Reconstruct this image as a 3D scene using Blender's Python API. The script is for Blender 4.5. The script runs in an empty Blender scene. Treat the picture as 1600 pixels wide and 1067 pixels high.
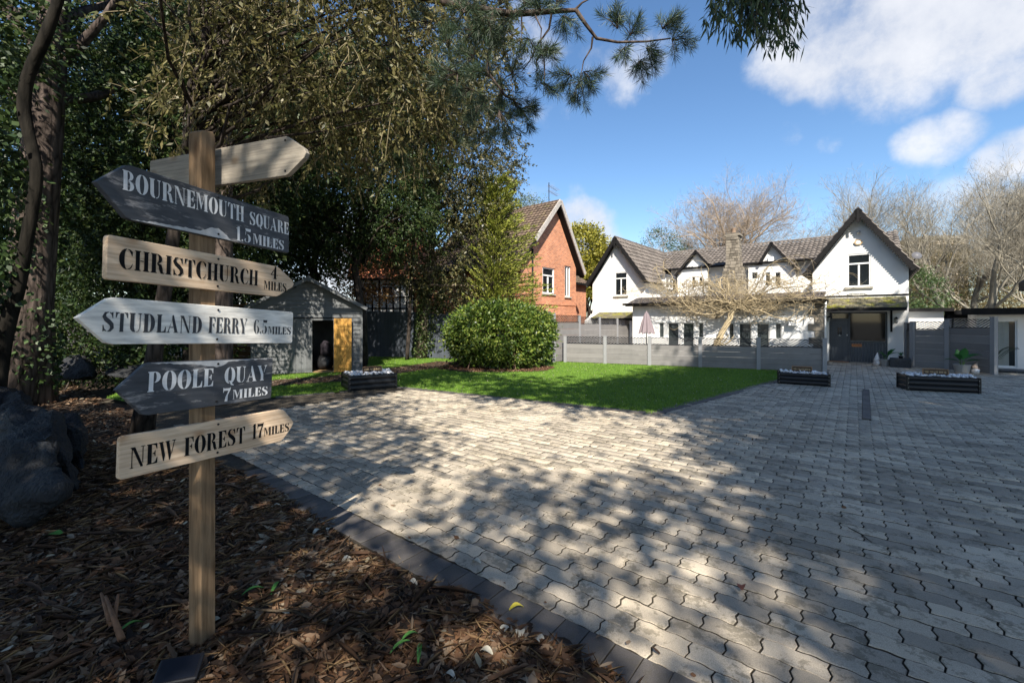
import bpy, math, random
import numpy as np
from mathutils import Vector, Matrix
R = math.radians
random.seed(7)
scene = bpy.context.scene
col = scene.collection

# ------------------------------------------------------------------ camera
cam_d = bpy.data.cameras.new('camera'); cam = bpy.data.objects.new('camera', cam_d); col.objects.link(cam)
cam.location = (0, 0, 1.6); cam.rotation_euler = (R(90), 0, 0)
cam_d.sensor_width = 36; cam_d.lens = 15.3; cam_d.shift_y = -33/1600; cam_d.clip_start = .05; cam_d.clip_end = 900
scene.camera = cam
# ------------------------------------------------------------------ light
SUN = Vector((0.013, -0.724, 0.69)).normalized()
EXPOSURE = 1.2
SKY_STRENGTH = 0.118
sd = bpy.data.lights.new('sun', 'SUN'); so = bpy.data.objects.new('sun', sd); col.objects.link(so)
sd.energy = 4.6; sd.angle = R(0.55); sd.color = (1, .93, .82)
so.rotation_euler = SUN.to_track_quat('Z', 'Y').to_euler(); so.location = (0, -20, 30)
scene.view_settings.view_transform = 'Standard'; scene.view_settings.look = 'None'
scene.view_settings.exposure = EXPOSURE; scene.view_settings.gamma = 1

def nd(nt, typ, **kw):
    n = nt.nodes.new(typ)
    for k, v in kw.items():
        if k.startswith('i_'):
            key = k[2:]; key = int(key) if key.isdigit() else key.replace('_', ' ')
            n.inputs[key].default_value = v
        else: setattr(n, k, v)
    return n
def lk(nt, a, b): nt.links.new(a, b)

def make_world():
    w = bpy.data.worlds.new('World'); scene.world = w; w.use_nodes = True; nt = w.node_tree; nt.nodes.clear()
    out = nd(nt, 'ShaderNodeOutputWorld'); bg = nd(nt, 'ShaderNodeBackground'); bg.inputs[1].default_value = SKY_STRENGTH
    sky = nd(nt, 'ShaderNodeTexSky', sky_type='NISHITA', sun_disc=False)
    sky.sun_elevation = math.asin(SUN.z); sky.sun_rotation = R(181); sky.air_density = 1.0; sky.dust_density = .5; sky.ozone_density = 2.5
    hs = nd(nt, 'ShaderNodeHueSaturation'); hs.inputs['Saturation'].default_value = 1.13; hs.inputs['Value'].default_value = .74
    lk(nt, sky.outputs[0], hs.inputs['Color'])
    tc = nd(nt, 'ShaderNodeTexCoord')
    # wobble the direction so cloud edges are ragged
    n1 = nd(nt, 'ShaderNodeTexNoise', i_Scale=5.0, i_Detail=9.0, i_Roughness=.62); lk(nt, tc.outputs['Generated'], n1.inputs['Vector'])
    n2 = nd(nt, 'ShaderNodeTexNoise', i_Scale=2.1, i_Detail=6.0, i_Roughness=.55); lk(nt, tc.outputs['Generated'], n2.inputs['Vector'])
    clouds = [(1400,-10,200,1.0),(1285,60,110,1.0),(1560,0,150,1.0),(1250,120,50,.8),(1350,115,60,.7),(1560,125,60,.85),(1448,218,42,.55),(1502,204,46,.6),(1480,232,30,.5),(1420,222,30,.5),
              (1228,208,30,.5),(1296,222,22,.3),(1580,245,55,.8),(990,108,60,.34),(1040,92,45,.36),(950,80,40,.26),(905,362,58,1.0),(930,400,50,1.0),(845,315,40,.6),
              (1500,350,80,.6),(1590,330,70,.7),(1325,328,40,.4),(430,400,170,.9),(560,420,120,.9),(820,40,70,.5),(900,310,26,.5)]
    acc = None
    for px, py, rad, s in clouds:
        d = Vector((px-800, 680, 500-py)).normalized()
        ang = rad/680*(d.y**1.5)
        dp = nd(nt, 'ShaderNodeVectorMath', operation='DOT_PRODUCT'); lk(nt, tc.outputs['Generated'], dp.inputs[0]); dp.inputs[1].default_value = d
        mr = nd(nt, 'ShaderNodeMapRange', interpolation_type='SMOOTHSTEP'); lk(nt, dp.outputs['Value'], mr.inputs[0])
        mr.inputs[1].default_value = math.cos(ang*1.4); mr.inputs[2].default_value = math.cos(ang*.3); mr.inputs[3].default_value = 0; mr.inputs[4].default_value = s
        if acc is None: acc = mr.outputs[0]
        else:
            mx = nd(nt, 'ShaderNodeMath', operation='MAXIMUM'); lk(nt, acc, mx.inputs[0]); lk(nt, mr.outputs[0], mx.inputs[1]); acc = mx.outputs[0]
    # mask = bumps + (noise-.5)*k ; general broken cloud from n2 as well
    a = nd(nt, 'ShaderNodeMath', operation='MULTIPLY_ADD'); lk(nt, n1.outputs[0], a.inputs[0]); a.inputs[1].default_value = 2.3; a.inputs[2].default_value = -1.42
    b = nd(nt, 'ShaderNodeMath', operation='MULTIPLY_ADD'); lk(nt, acc, b.inputs[0]); b.inputs[1].default_value = 1.0; lk(nt, a.outputs[0], b.inputs[2])
    g = nd(nt, 'ShaderNodeMapRange', interpolation_type='SMOOTHSTEP'); lk(nt, n2.outputs[0], g.inputs[0]); g.inputs[1].default_value = .62; g.inputs[2].default_value = .85; g.inputs[3].default_value = 0; g.inputs[4].default_value = .4
    c = nd(nt, 'ShaderNodeMath', operation='ADD'); lk(nt, b.outputs[0], c.inputs[0]); lk(nt, g.outputs[0], c.inputs[1])
    m = nd(nt, 'ShaderNodeMapRange', interpolation_type='SMOOTHSTEP'); lk(nt, c.outputs[0], m.inputs[0]); m.inputs[1].default_value = .05; m.inputs[2].default_value = .85; m.inputs[4].default_value = .92
    cr = nd(nt, 'ShaderNodeValToRGB'); lk(nt, n1.outputs[0], cr.inputs[0])
    cr.color_ramp.elements[0].position = .35; cr.color_ramp.elements[0].color = (2.4, 2.6, 3.05, 1)
    cr.color_ramp.elements[1].position = .68; cr.color_ramp.elements[1].color = (3.7, 3.75, 3.9, 1)
    mix = nd(nt, 'ShaderNodeMix', data_type='RGBA'); lk(nt, m.outputs[0], mix.inputs[0]); lk(nt, hs.outputs[0], mix.inputs[6]); lk(nt, cr.outputs[0], mix.inputs[7])
    lk(nt, mix.outputs[2], bg.inputs[0]); lk(nt, bg.outputs[0], out.inputs[0])
make_world()

# ------------------------------------------------------------------ materials
MATS = {}
def base_mat(name):
    m = bpy.data.materials.new(name); m.use_nodes = True; nt = m.node_tree
    return m, nt, nt.nodes['Principled BSDF']
def ramp(nt, fac, stops):
    r = nd(nt, 'ShaderNodeValToRGB'); el = r.color_ramp.elements
    while len(el) < len(stops): el.new(.5)
    for e, (p, c) in zip(el, stops): e.position = p; e.color = (*c, 1)
    lk(nt, fac, r.inputs[0]); return r.outputs[0]
def bump(nt, bs, h, strength, dist=.01):
    b = nd(nt, 'ShaderNodeBump'); b.inputs['Strength'].default_value = strength; b.inputs['Distance'].default_value = dist
    lk(nt, h, b.inputs['Height']); lk(nt, b.outputs[0], bs.inputs['Normal']); return b
def coords(nt, scale=(1,1,1), kind='Object'):
    tc = nd(nt, 'ShaderNodeTexCoord'); mp = nd(nt, 'ShaderNodeMapping'); mp.inputs['Scale'].default_value = scale
    lk(nt, tc.outputs[kind], mp.inputs[0]); return mp.outputs[0]
def scale_c(c, k): return tuple(min(1, x*k) for x in c)
def M(name, c, rough=.8, var=.25, scale=8, bmp=.3, metal=0, island=0, spec=.4):
    if name in MATS: return MATS[name]
    m, nt, bs = base_mat(name)
    v = coords(nt)
    n = nd(nt, 'ShaderNodeTexNoise', i_Scale=scale, i_Detail=6.0, i_Roughness=.6); lk(nt, v, n.inputs['Vector'])
    fac = n.outputs[0]
    if island:
        g = nd(nt, 'ShaderNodeNewGeometry'); ad = nd(nt, 'ShaderNodeMath', operation='MULTIPLY_ADD'); oi = nd(nt, 'ShaderNodeObjectInfo'); sm_ = nd(nt, 'ShaderNodeMath', operation='ADD'); lk(nt, g.outputs['Random Per Island'], sm_.inputs[0]); lk(nt, oi.outputs['Random'], sm_.inputs[1]); fq = nd(nt, 'ShaderNodeMath', operation='FRACT'); lk(nt, sm_.outputs[0], fq.inputs[0]); lk(nt, fq.outputs[0], ad.inputs[0]); ad.inputs[1].default_value = island
        lk(nt, n.outputs[0], ad.inputs[2]); sb = nd(nt, 'ShaderNodeMath', operation='SUBTRACT'); lk(nt, ad.outputs[0], sb.inputs[0]); sb.inputs[1].default_value = island/2; fac = sb.outputs[0]
    lk(nt, ramp(nt, fac, [(.3, scale_c(c, 1-var)), (.7, scale_c(c, 1+var))]), bs.inputs['Base Color'])
    bs.inputs['Roughness'].default_value = rough; bs.inputs['Metallic'].default_value = metal; bs.inputs['Specular IOR Level'].default_value = spec
    if bmp:
        n2 = nd(nt, 'ShaderNodeTexNoise', i_Scale=scale*6, i_Detail=4.0); lk(nt, v, n2.inputs['Vector']); bump(nt, bs, n2.outputs[0], bmp)
    MATS[name] = m; return m
def wood(name, c1, c2, rough=.7, grain=1.0, axis='x', wear=None):
    if name in MATS: return MATS[name]
    m, nt, bs = base_mat(name)
    sc = {'x': (1.2, 16, 26), 'z': (16, 16, 1.2)}[axis]
    v = coords(nt, tuple(s*grain for s in sc))
    n = nd(nt, 'ShaderNodeTexNoise', i_Scale=2.4, i_Detail=8.0, i_Roughness=.65, i_Distortion=.5); lk(nt, v, n.inputs['Vector'])
    cc = ramp(nt, n.outputs[0], [(.36, scale_c(c1, .85)), (.5, tuple((a+b)/2 for a, b in zip(c1, c2))), (.64, scale_c(c2, 1.05))])
    # knots
    k = nd(nt, 'ShaderNodeTexVoronoi', i_Scale=1.0, feature='F1'); v2 = coords(nt, (5, 7, 7) if axis == 'x' else (7, 7, 3)); lk(nt, v2, k.inputs['Vector'])
    mr = nd(nt, 'ShaderNodeMapRange'); lk(nt, k.outputs['Distance'], mr.inputs[0]); mr.inputs[1].default_value = .07; mr.inputs[2].default_value = .2; mr.inputs[3].default_value = .75; mr.inputs[4].default_value = 0
    mx = nd(nt, 'ShaderNodeMix', data_type='RGBA'); lk(nt, mr.outputs[0], mx.inputs[0]); lk(nt, cc, mx.inputs[6]); mx.inputs[7].default_value = (*scale_c((c1[0], c1[1]*.8, c1[2]*.6), .75), 1)
    colr = mx.outputs[2]
    if wear:   # worn paint: paint colour over the wood, scratched along the grain and rubbed off at random
        paint, lo, hi = wear
        w1 = nd(nt, 'ShaderNodeTexNoise', i_Scale=3.0, i_Detail=9.0, i_Roughness=.72, i_Distortion=.3); lk(nt, coords(nt, (1.6, 6, 7)), w1.inputs['Vector'])
        w2 = nd(nt, 'ShaderNodeMapRange'); lk(nt, w1.outputs[0], w2.inputs[0]); w2.inputs[1].default_value = lo; w2.inputs[2].default_value = hi
        pn = nd(nt, 'ShaderNodeTexNoise', i_Scale=9.0, i_Detail=6.0); lk(nt, coords(nt, (1, 5, 6)), pn.inputs['Vector'])
        pc = ramp(nt, pn.outputs[0], [(.3, scale_c(paint, .8)), (.7, scale_c(paint, 1.35))])
        m2 = nd(nt, 'ShaderNodeMix', data_type='RGBA'); lk(nt, w2.outputs[0], m2.inputs[0]); lk(nt, pc, m2.inputs[6]); m2.inputs[7].default_value = (.5, .47, .45, 1)
        colr = m2.outputs[2]
    lk(nt, colr, bs.inputs['Base Color']); bs.inputs['Roughness'].default_value = rough; bs.inputs['Specular IOR Level'].default_value = .25
    bump(nt, bs, n.outputs[0], .35, .004)
    MATS[name] = m; return m
def leaf_mat(name, cols, rough=.45, trans=.35, spec=.5):
    if name in MATS: return MATS[name]
    m, nt, bs = base_mat(name)
    g = nd(nt, 'ShaderNodeNewGeometry')
    n = nd(nt, 'ShaderNodeTexNoise', i_Scale=.9, i_Detail=2.0); lk(nt, coords(nt), n.inputs['Vector'])
    a = nd(nt, 'ShaderNodeMath', operation='MULTIPLY_ADD'); lk(nt, g.outputs['Random Per Island'], a.inputs[0]); a.inputs[1].default_value = .75
    s = nd(nt, 'ShaderNodeMath', operation='MULTIPLY_ADD'); lk(nt, n.outputs[0], s.inputs[0]); s.inputs[1].default_value = .6; s.inputs[2].default_value = -.18; lk(nt, s.outputs[0], a.inputs[2])
    k = len(cols); c = ramp(nt, a.outputs[0], [((i+.5)/k, cc) for i, cc in enumerate(cols)])
    lk(nt, c, bs.inputs['Base Color']); bs.inputs['Roughness'].default_value = rough; bs.inputs['Specular IOR Level'].default_value = spec
    tr = nd(nt, 'ShaderNodeBsdfTranslucent'); lk(nt, c, tr.inputs[0])
    mx = nd(nt, 'ShaderNodeMixShader'); mx.inputs[0].default_value = trans; lk(nt, bs.outputs[0], mx.inputs[1]); lk(nt, tr.outputs[0], mx.inputs[2])
    lk(nt, mx.outputs[0], nt.nodes['Material Output'].inputs[0])
    MATS[name] = m; return m
def glass_mat(name='dark_glass', c=(.012, .015, .018), spec=.7):
    if name in MATS: return MATS[name]
    m, nt, bs = base_mat(name); bs.inputs['Base Color'].default_value = (*c, 1); bs.inputs['Roughness'].default_value = .04; bs.inputs['Specular IOR Level'].default_value = spec
    MATS[name] = m; return m
def paver_mat(name, c, moss=.5, tint=.30):
    m, nt, bs = base_mat(name)
    geo = nd(nt, 'ShaderNodeNewGeometry'); P = geo.outputs['Position']
    def noise(s, d=6.0, r=.6, w=0):
        n = nd(nt, 'ShaderNodeTexNoise', i_Scale=s, i_Detail=d, i_Roughness=r); lk(nt, P, n.inputs['Vector']); return n.outputs[0]
    oi = nd(nt, 'ShaderNodeObjectInfo')
    ad = nd(nt, 'ShaderNodeMath', operation='ADD'); lk(nt, geo.outputs['Random Per Island'], ad.inputs[0]); lk(nt, oi.outputs['Random'], ad.inputs[1])
    fr = nd(nt, 'ShaderNodeMath', operation='FRACT'); lk(nt, ad.outputs[0], fr.inputs[0])
    c0 = ramp(nt, fr.outputs[0], [(0, scale_c(c, 1-tint)), (.5, c), (1, scale_c((c[0]*1.02, c[1], c[2]*.96), 1+tint))])
    # fine speckle of the aggregate
    sp = ramp(nt, noise(260, 3, .8), [(.36, (.45,)*3), (.5, (1,)*3), (.66, (1.5,)*3)])
    mu = nd(nt, 'ShaderNodeMix', data_type='RGBA', blend_type='MULTIPLY'); mu.inputs[0].default_value = .6; lk(nt, c0, mu.inputs[6]); lk(nt, sp, mu.inputs[7])
    st = ramp(nt, noise(1.1, 8, .7), [(.35, (.74, .72, .68)), (.62, (1.06, 1.05, 1.03))])
    mu2 = nd(nt, 'ShaderNodeMix', data_type='RGBA', blend_type='MULTIPLY'); mu2.inputs[0].default_value = .8; lk(nt, mu.outputs[2], mu2.inputs[6]); lk(nt, st, mu2.inputs[7])
    # dark lichen / moss blotches with ragged edges
    a = nd(nt, 'ShaderNodeMath', operation='MULTIPLY'); lk(nt, noise(5.5, 4, .6), a.inputs[0]); lk(nt, noise(26, 8, .75), a.inputs[1])
    mr = nd(nt, 'ShaderNodeMapRange'); lk(nt, a.outputs[0], mr.inputs[0]); mr.inputs[1].default_value = .27; mr.inputs[2].default_value = .31; mr.inputs[4].default_value = moss
    mx = nd(nt, 'ShaderNodeMix', data_type='RGBA'); lk(nt, mr.outputs[0], mx.inputs[0]); lk(nt, mu2.outputs[2], mx.inputs[6]); mx.inputs[7].default_value = (.075, .066, .04, 1)
    lk(nt, mx.outputs[2], bs.inputs['Base Color']); bs.inputs['Roughness'].default_value = .82; bs.inputs['Specular IOR Level'].default_value = .35
    bump(nt, bs, noise(140, 6, .7), .5, .004)
    MATS[name] = m; return m
def brick_mat():
    m, nt, bs = base_mat('red_brick')
    tc = nd(nt, 'ShaderNodeTexCoord'); sx = nd(nt, 'ShaderNodeSeparateXYZ'); lk(nt, tc.outputs['Object'], sx.inputs[0])
    ad = nd(nt, 'ShaderNodeMath', operation='ADD'); lk(nt, sx.outputs[0], ad.inputs[0]); lk(nt, sx.outputs[1], ad.inputs[1])
    cx = nd(nt, 'ShaderNodeCombineXYZ'); lk(nt, ad.outputs[0], cx.inputs[0]); lk(nt, sx.outputs[2], cx.inputs[1])
    b = nd(nt, 'ShaderNodeTexBrick'); lk(nt, cx.outputs[0], b.inputs['Vector']); b.inputs['Scale'].default_value = 5.2
    b.inputs['Color1'].default_value = (.60, .22, .095, 1); b.inputs['Color2'].default_value = (.38, .12, .055, 1); b.inputs['Mortar'].default_value = (.5, .36, .26, 1)
    b.inputs['Mortar Size'].default_value = .045; b.inputs['Brick Width'].default_value = 1.0; b.inputs['Row Height'].default_value = .36
    n = nd(nt, 'ShaderNodeTexNoise', i_Scale=1.2, i_Detail=8.0, i_Roughness=.7); lk(nt, tc.outputs['Object'], n.inputs['Vector'])
    mu = nd(nt, 'ShaderNodeMix', data_type='RGBA', blend_type='MULTIPLY'); mu.inputs[0].default_value = .8; lk(nt, b.outputs[0], mu.inputs[6]); lk(nt, ramp(nt, n.outputs[0], [(.3, (.65,)*3), (.7, (1.25,)*3)]), mu.inputs[7])
    lk(nt, mu.outputs[2], bs.inputs['Base Color']); bs.inputs['Roughness'].default_value = .9; bump(nt, bs, b.outputs['Fac'], -.3, .01)
    MATS['red_brick'] = m; return m
def bark_mat(name, c, scale=1.0):
    if name in MATS: return MATS[name]
    m, nt, bs = base_mat(name); v = coords(nt, (9*scale, 9*scale, 2.2*scale))
    vo = nd(nt, 'ShaderNodeTexVoronoi', i_Scale=1.6, feature='DISTANCE_TO_EDGE'); n = nd(nt, 'ShaderNodeTexNoise', i_Scale=1.5, i_Detail=8.0, i_Roughness=.7); lk(nt, v, n.inputs['Vector'])
    mx = nd(nt, 'ShaderNodeMix', data_type='RGBA'); mx.inputs[0].default_value = .25; lk(nt, v, mx.inputs[6]); lk(nt, n.outputs['Color'], mx.inputs[7]); lk(nt, mx.outputs[2], vo.inputs['Vector'])
    a = nd(nt, 'ShaderNodeMath', operation='MULTIPLY_ADD'); lk(nt, n.outputs[0], a.inputs[0]); a.inputs[1].default_value = .6; lk(nt, vo.outputs[0], a.inputs[2])
    lk(nt, ramp(nt, a.outputs[0], [(.25, scale_c(c, .3)), (.45, c), (.8, scale_c(c, 1.7))]), bs.inputs['Base Color']); bs.inputs['Roughness'].default_value = .95; bs.inputs['Specular IOR Level'].default_value = .15
    bump(nt, bs, a.outputs[0], 1.0, .03); MATS[name] = m; return m
def mossy_roof_mat(name, c, moss=(.13, .15, .02), lo=.48, hi=.62):
    m, nt, bs = base_mat(name); v = coords(nt)
    n = nd(nt, 'ShaderNodeTexNoise', i_Scale=14.0, i_Detail=5.0); lk(nt, v, n.inputs['Vector']); g = nd(nt, 'ShaderNodeNewGeometry')
    a = nd(nt, 'ShaderNodeMath', operation='MULTIPLY_ADD'); lk(nt, g.outputs['Random Per Island'], a.inputs[0]); a.inputs[1].default_value = .4; lk(nt, n.outputs[0], a.inputs[2])
    c0 = ramp(nt, a.outputs[0], [(.4, scale_c(c, .6)), (.9, scale_c(c, 1.4))])
    n2 = nd(nt, 'ShaderNodeTexNoise', i_Scale=2.3, i_Detail=8.0, i_Roughness=.7); lk(nt, v, n2.inputs['Vector'])
    mr = nd(nt, 'ShaderNodeMapRange'); lk(nt, n2.outputs[0], mr.inputs[0]); mr.inputs[1].default_value = lo; mr.inputs[2].default_value = hi
    mx = nd(nt, 'ShaderNodeMix', data_type='RGBA'); lk(nt, mr.outputs[0], mx.inputs[0]); lk(nt, c0, mx.inputs[6]); mx.inputs[7].default_value = (*moss, 1)
    lk(nt, mx.outputs[2], bs.inputs['Base Color']); bs.inputs['Roughness'].default_value = .9; bump(nt, bs, n.outputs[0], .5, .01); MATS[name] = m; return m

# ------------------------------------------------------------------ geometry helpers
class MB:
    def __init__(s): s.v = []; s.f = []
    def add(s, vs, fs):
        b = len(s.v); s.v.extend([tuple(p) for p in vs]); s.f.extend([tuple(i+b for i in f) for f in fs]); return s
    def box(s, x0, x1, y0, y1, z0, z1):
        return s.add([(x0,y0,z0),(x1,y0,z0),(x1,y1,z0),(x0,y1,z0),(x0,y0,z1),(x1,y0,z1),(x1,y1,z1),(x0,y1,z1)],
                     [(0,3,2,1),(4,5,6,7),(0,1,5,4),(1,2,6,5),(2,3,7,6),(3,0,4,7)])
    def bar(s, a, b, w, h, up=(0,0,1)):
        a = Vector(a); b = Vector(b); d = (b-a).normalized(); u = Vector(up); sd_ = d.cross(u)
        if sd_.length < 1e-4: sd_ = d.cross(Vector((1,0,0)))
        sd_.normalize(); u = sd_.cross(d).normalized()
        vs = []
        for p in (a, b):
            for i, j in ((-1,-1),(1,-1),(1,1),(-1,1)): vs.append(p + sd_*(w/2*i) + u*(h/2*j))
        return s.add(vs, [(0,3,2,1),(4,5,6,7),(0,1,5,4),(1,2,6,5),(2,3,7,6),(3,0,4,7)])
    def prism(s, poly, lo, hi, axis='y'):
        n = len(poly); 
        if axis == 'y': vs = [(x,lo,z) for x,z in poly]+[(x,hi,z) for x,z in poly]
        elif axis == 'x': vs = [(lo,y,z) for y,z in poly]+[(hi,y,z) for y,z in poly]
        else: vs = [(x,y,lo) for x,y in poly]+[(x,y,hi) for x,y in poly]
        fs = [tuple(range(n)), tuple(range(2*n-1, n-1, -1))] + [(i, i+n, (i+1)%n+n, (i+1)%n) for i in range(n)]
        return s.add(vs, fs)
    def tube(s, pts, rad, n=6, cap=True):
        pts = [Vector(p) for p in pts]; k = len(pts); ring = []
        if not hasattr(rad, '__len__'): rad = [rad]*k
        ref = Vector((0.31, .17, .93)); b = len(s.v)
        for i in range(k):
            d = (pts[min(i+1,k-1)]-pts[max(i-1,0)])
            d = d.normalized() if d.length > 1e-9 else Vector((0,0,1))
            a = d.cross(ref)
            if a.length < .1: a = d.cross(Vector((1,0,0)))
            a.normalize(); c = d.cross(a)
            for j in range(n):
                t = 2*math.pi*j/n; s.v.append(tuple(pts[i]+(a*math.cos(t)+c*math.sin(t))*rad[i]))
        for i in range(k-1):
            for j in range(n): s.f.append((b+i*n+j, b+i*n+(j+1)%n, b+(i+1)*n+(j+1)%n, b+(i+1)*n+j))
        if cap and n > 2: s.f.append(tuple(b+j for j in range(n-1,-1,-1))); s.f.append(tuple(b+(k-1)*n+j for j in range(n)))
        return s
    def lathe(s, prof, n=16, c=(0,0,0)):
        b = len(s.v)
        for r, z in prof:
            for j in range(n): t = 2*math.pi*j/n; s.v.append((c[0]+r*math.cos(t), c[1]+r*math.sin(t), c[2]+z))
        for i in range(len(prof)-1):
            for j in range(n): s.f.append((b+i*n+j, b+i*n+(j+1)%n, b+(i+1)*n+(j+1)%n, b+(i+1)*n+j))
        s.f.append(tuple(b+j for j in range(n-1,-1,-1))); s.f.append(tuple(b+(len(prof)-1)*n+j for j in range(n))); return s
    def build(s, name, m, parent=None, world=False, smooth=False, bevel=0, kind=None):
        me = bpy.data.meshes.new(name); me.from_pydata(s.v, [], s.f); me.update()
        return link(name, me, m, parent, world, smooth, bevel, kind)
def link(name, me, m, parent=None, world=False, smooth=False, bevel=0, kind=None):
    if m and not me.materials: me.materials.append(m)
    if smooth: me.polygons.foreach_set('use_smooth', [True]*len(me.polygons))
    o = bpy.data.objects.new(name, me); col.objects.link(o)
    if parent:
        o.parent = parent
        if world: o.matrix_parent_inverse = (Matrix.LocRotScale(parent.location, parent.rotation_euler, None)).inverted()
    if bevel:
        b = o.modifiers.new('bevel', 'BEVEL'); b.width = bevel; b.segments = 2; b.limit_method = 'ANGLE'; b.angle_limit = R(40)
    if kind: o['kind'] = kind
    return o
def thing(name, label, cat, loc=(0,0,0), rz=0, group=None):
    o = bpy.data.objects.new(name, None); col.objects.link(o); o.location = loc; o.rotation_euler = (0,0,rz); o.empty_display_size = .1
    return tag(o, label, cat, group)
def tag(o, label, cat, group=None):
    o['label'] = label; o['category'] = cat
    if group: o['group'] = group
    return o
def npmesh(name, V, F):
    me = bpy.data.meshes.new(name); n, k = F.shape
    me.vertices.add(len(V)); me.vertices.foreach_set('co', np.ascontiguousarray(V, dtype=np.float32).ravel())
    me.loops.add(n*k); me.loops.foreach_set('vertex_index', np.ascontiguousarray(F, dtype=np.int32).ravel())
    me.polygons.add(n); me.polygons.foreach_set('loop_start', np.arange(0, n*k, k, dtype=np.int32)); me.polygons.foreach_set('loop_total', np.full(n, k, dtype=np.int32))
    me.update(calc_edges=True); return me
def carve(o, boxes):
    mb = MB()
    for b in boxes: mb.box(*b)
    me = bpy.data.meshes.new('cut'); me.from_pydata(mb.v, [], mb.f); c = bpy.data.objects.new('cut', me); col.objects.link(c)
    c.parent = o.parent; c.matrix_parent_inverse = o.matrix_parent_inverse.copy()
    md = o.modifiers.new('b', 'BOOLEAN'); md.operation = 'DIFFERENCE'; md.object = c; md.solver = 'EXACT'; md.use_self = True
    dg = bpy.context.evaluated_depsgraph_get(); nm = bpy.data.meshes.new_from_object(o.evaluated_get(dg)); o.modifiers.remove(md); old = o.data; nm.name = o.name; o.data = nm
    bpy.data.objects.remove(c); bpy.data.meshes.remove(me)
class Frame:      # a building's own axes: x to its right, y into it
    def __init__(s, ox, oy, ang): s.o = Vector((ox, oy)); s.e = Vector((math.cos(ang), math.sin(ang))); s.b = Vector((-math.sin(ang), math.cos(ang))); s.a = ang
    def at(s, px, py, m):   # where the building's plane y=m is sighted: local x and height
        r = Vector(((px-800)/680, 1)); Y = (m+s.b.dot(s.o))/s.b.dot(r)
        return s.e.dot(r*Y)-s.e.dot(s.o), 1.6+(500-py)*Y/680
    def x(s, px, m): return s.at(px, 500, m)[0]
def ground(px, py): Y = 1088/(py-500); return ((px-800)*Y/680, Y)
def rng(seed): return np.random.default_rng(seed)
def unit(a): return a/np.maximum(np.linalg.norm(a, axis=1, keepdims=True), 1e-9)
def leaves(P, D, L, W, g, fold=.0):
    n = len(P); D = unit(D); S = unit(np.cross(D, unit(g.normal(size=(n,3))))); N = np.cross(S, D)
    L = np.broadcast_to(np.asarray(L), (n,))[:,None]; W = np.broadcast_to(np.asarray(W), (n,))[:,None]
    V = np.stack([P, P+D*L*.45+S*W*.5+N*W*fold, P+D*L, P+D*L*.45-S*W*.5+N*W*fold], 1).reshape(-1,3)
    F = np.arange(4*n).reshape(n,4); return V, F
def clumps(g, ell, K, n, rc, shell=.75):
    """K clump centres spread through the ellipsoids, n leaf spots round each."""
    w = np.array([e[3]*e[4]*e[5] for e in ell])**.75; idx = g.choice(len(ell), K, p=w/w.sum()); E = np.array(ell)[idx]
    d = unit(g.normal(size=(K,3))); r = shell + (1-shell)*g.random((K,1)); r = np.where(g.random((K,1)) < .25, g.random((K,1))**.4, r)
    C = E[:,:3]+d*E[:,3:6]*r
    P = np.repeat(C, n, 0)+g.normal(size=(K*n,3))*rc*np.array([1,1,.7]); O = unit(P-np.repeat(E[:,:3], n, 0))
    return C, P, O
def limbs(mb, base, top, C, r0, g, n_limb=18, sides=5):
    base = Vector(base); top = Vector(top)
    for i in g.choice(len(C), min(n_limb, len(C)), replace=False):
        c = Vector(C[i]); t = min(.95, max(.25, (c.z-base.z)/(top.z-base.z+.01)*.75)); s = base.lerp(top, t)
        mid = s.lerp(c, .5)+Vector((g.normal()*.2, g.normal()*.2, .3*g.random()))
        q = [s, s.lerp(mid,.5)+Vector((g.normal()*.08,g.normal()*.08,0)), mid, mid.lerp(c,.5)+Vector((g.normal()*.1,g.normal()*.1,0)), c]; a = r0*(1-t*.7)*.45
        mb.tube(q, [a, a*.8, a*.6, a*.4, a*.15], sides, cap=False)
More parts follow.
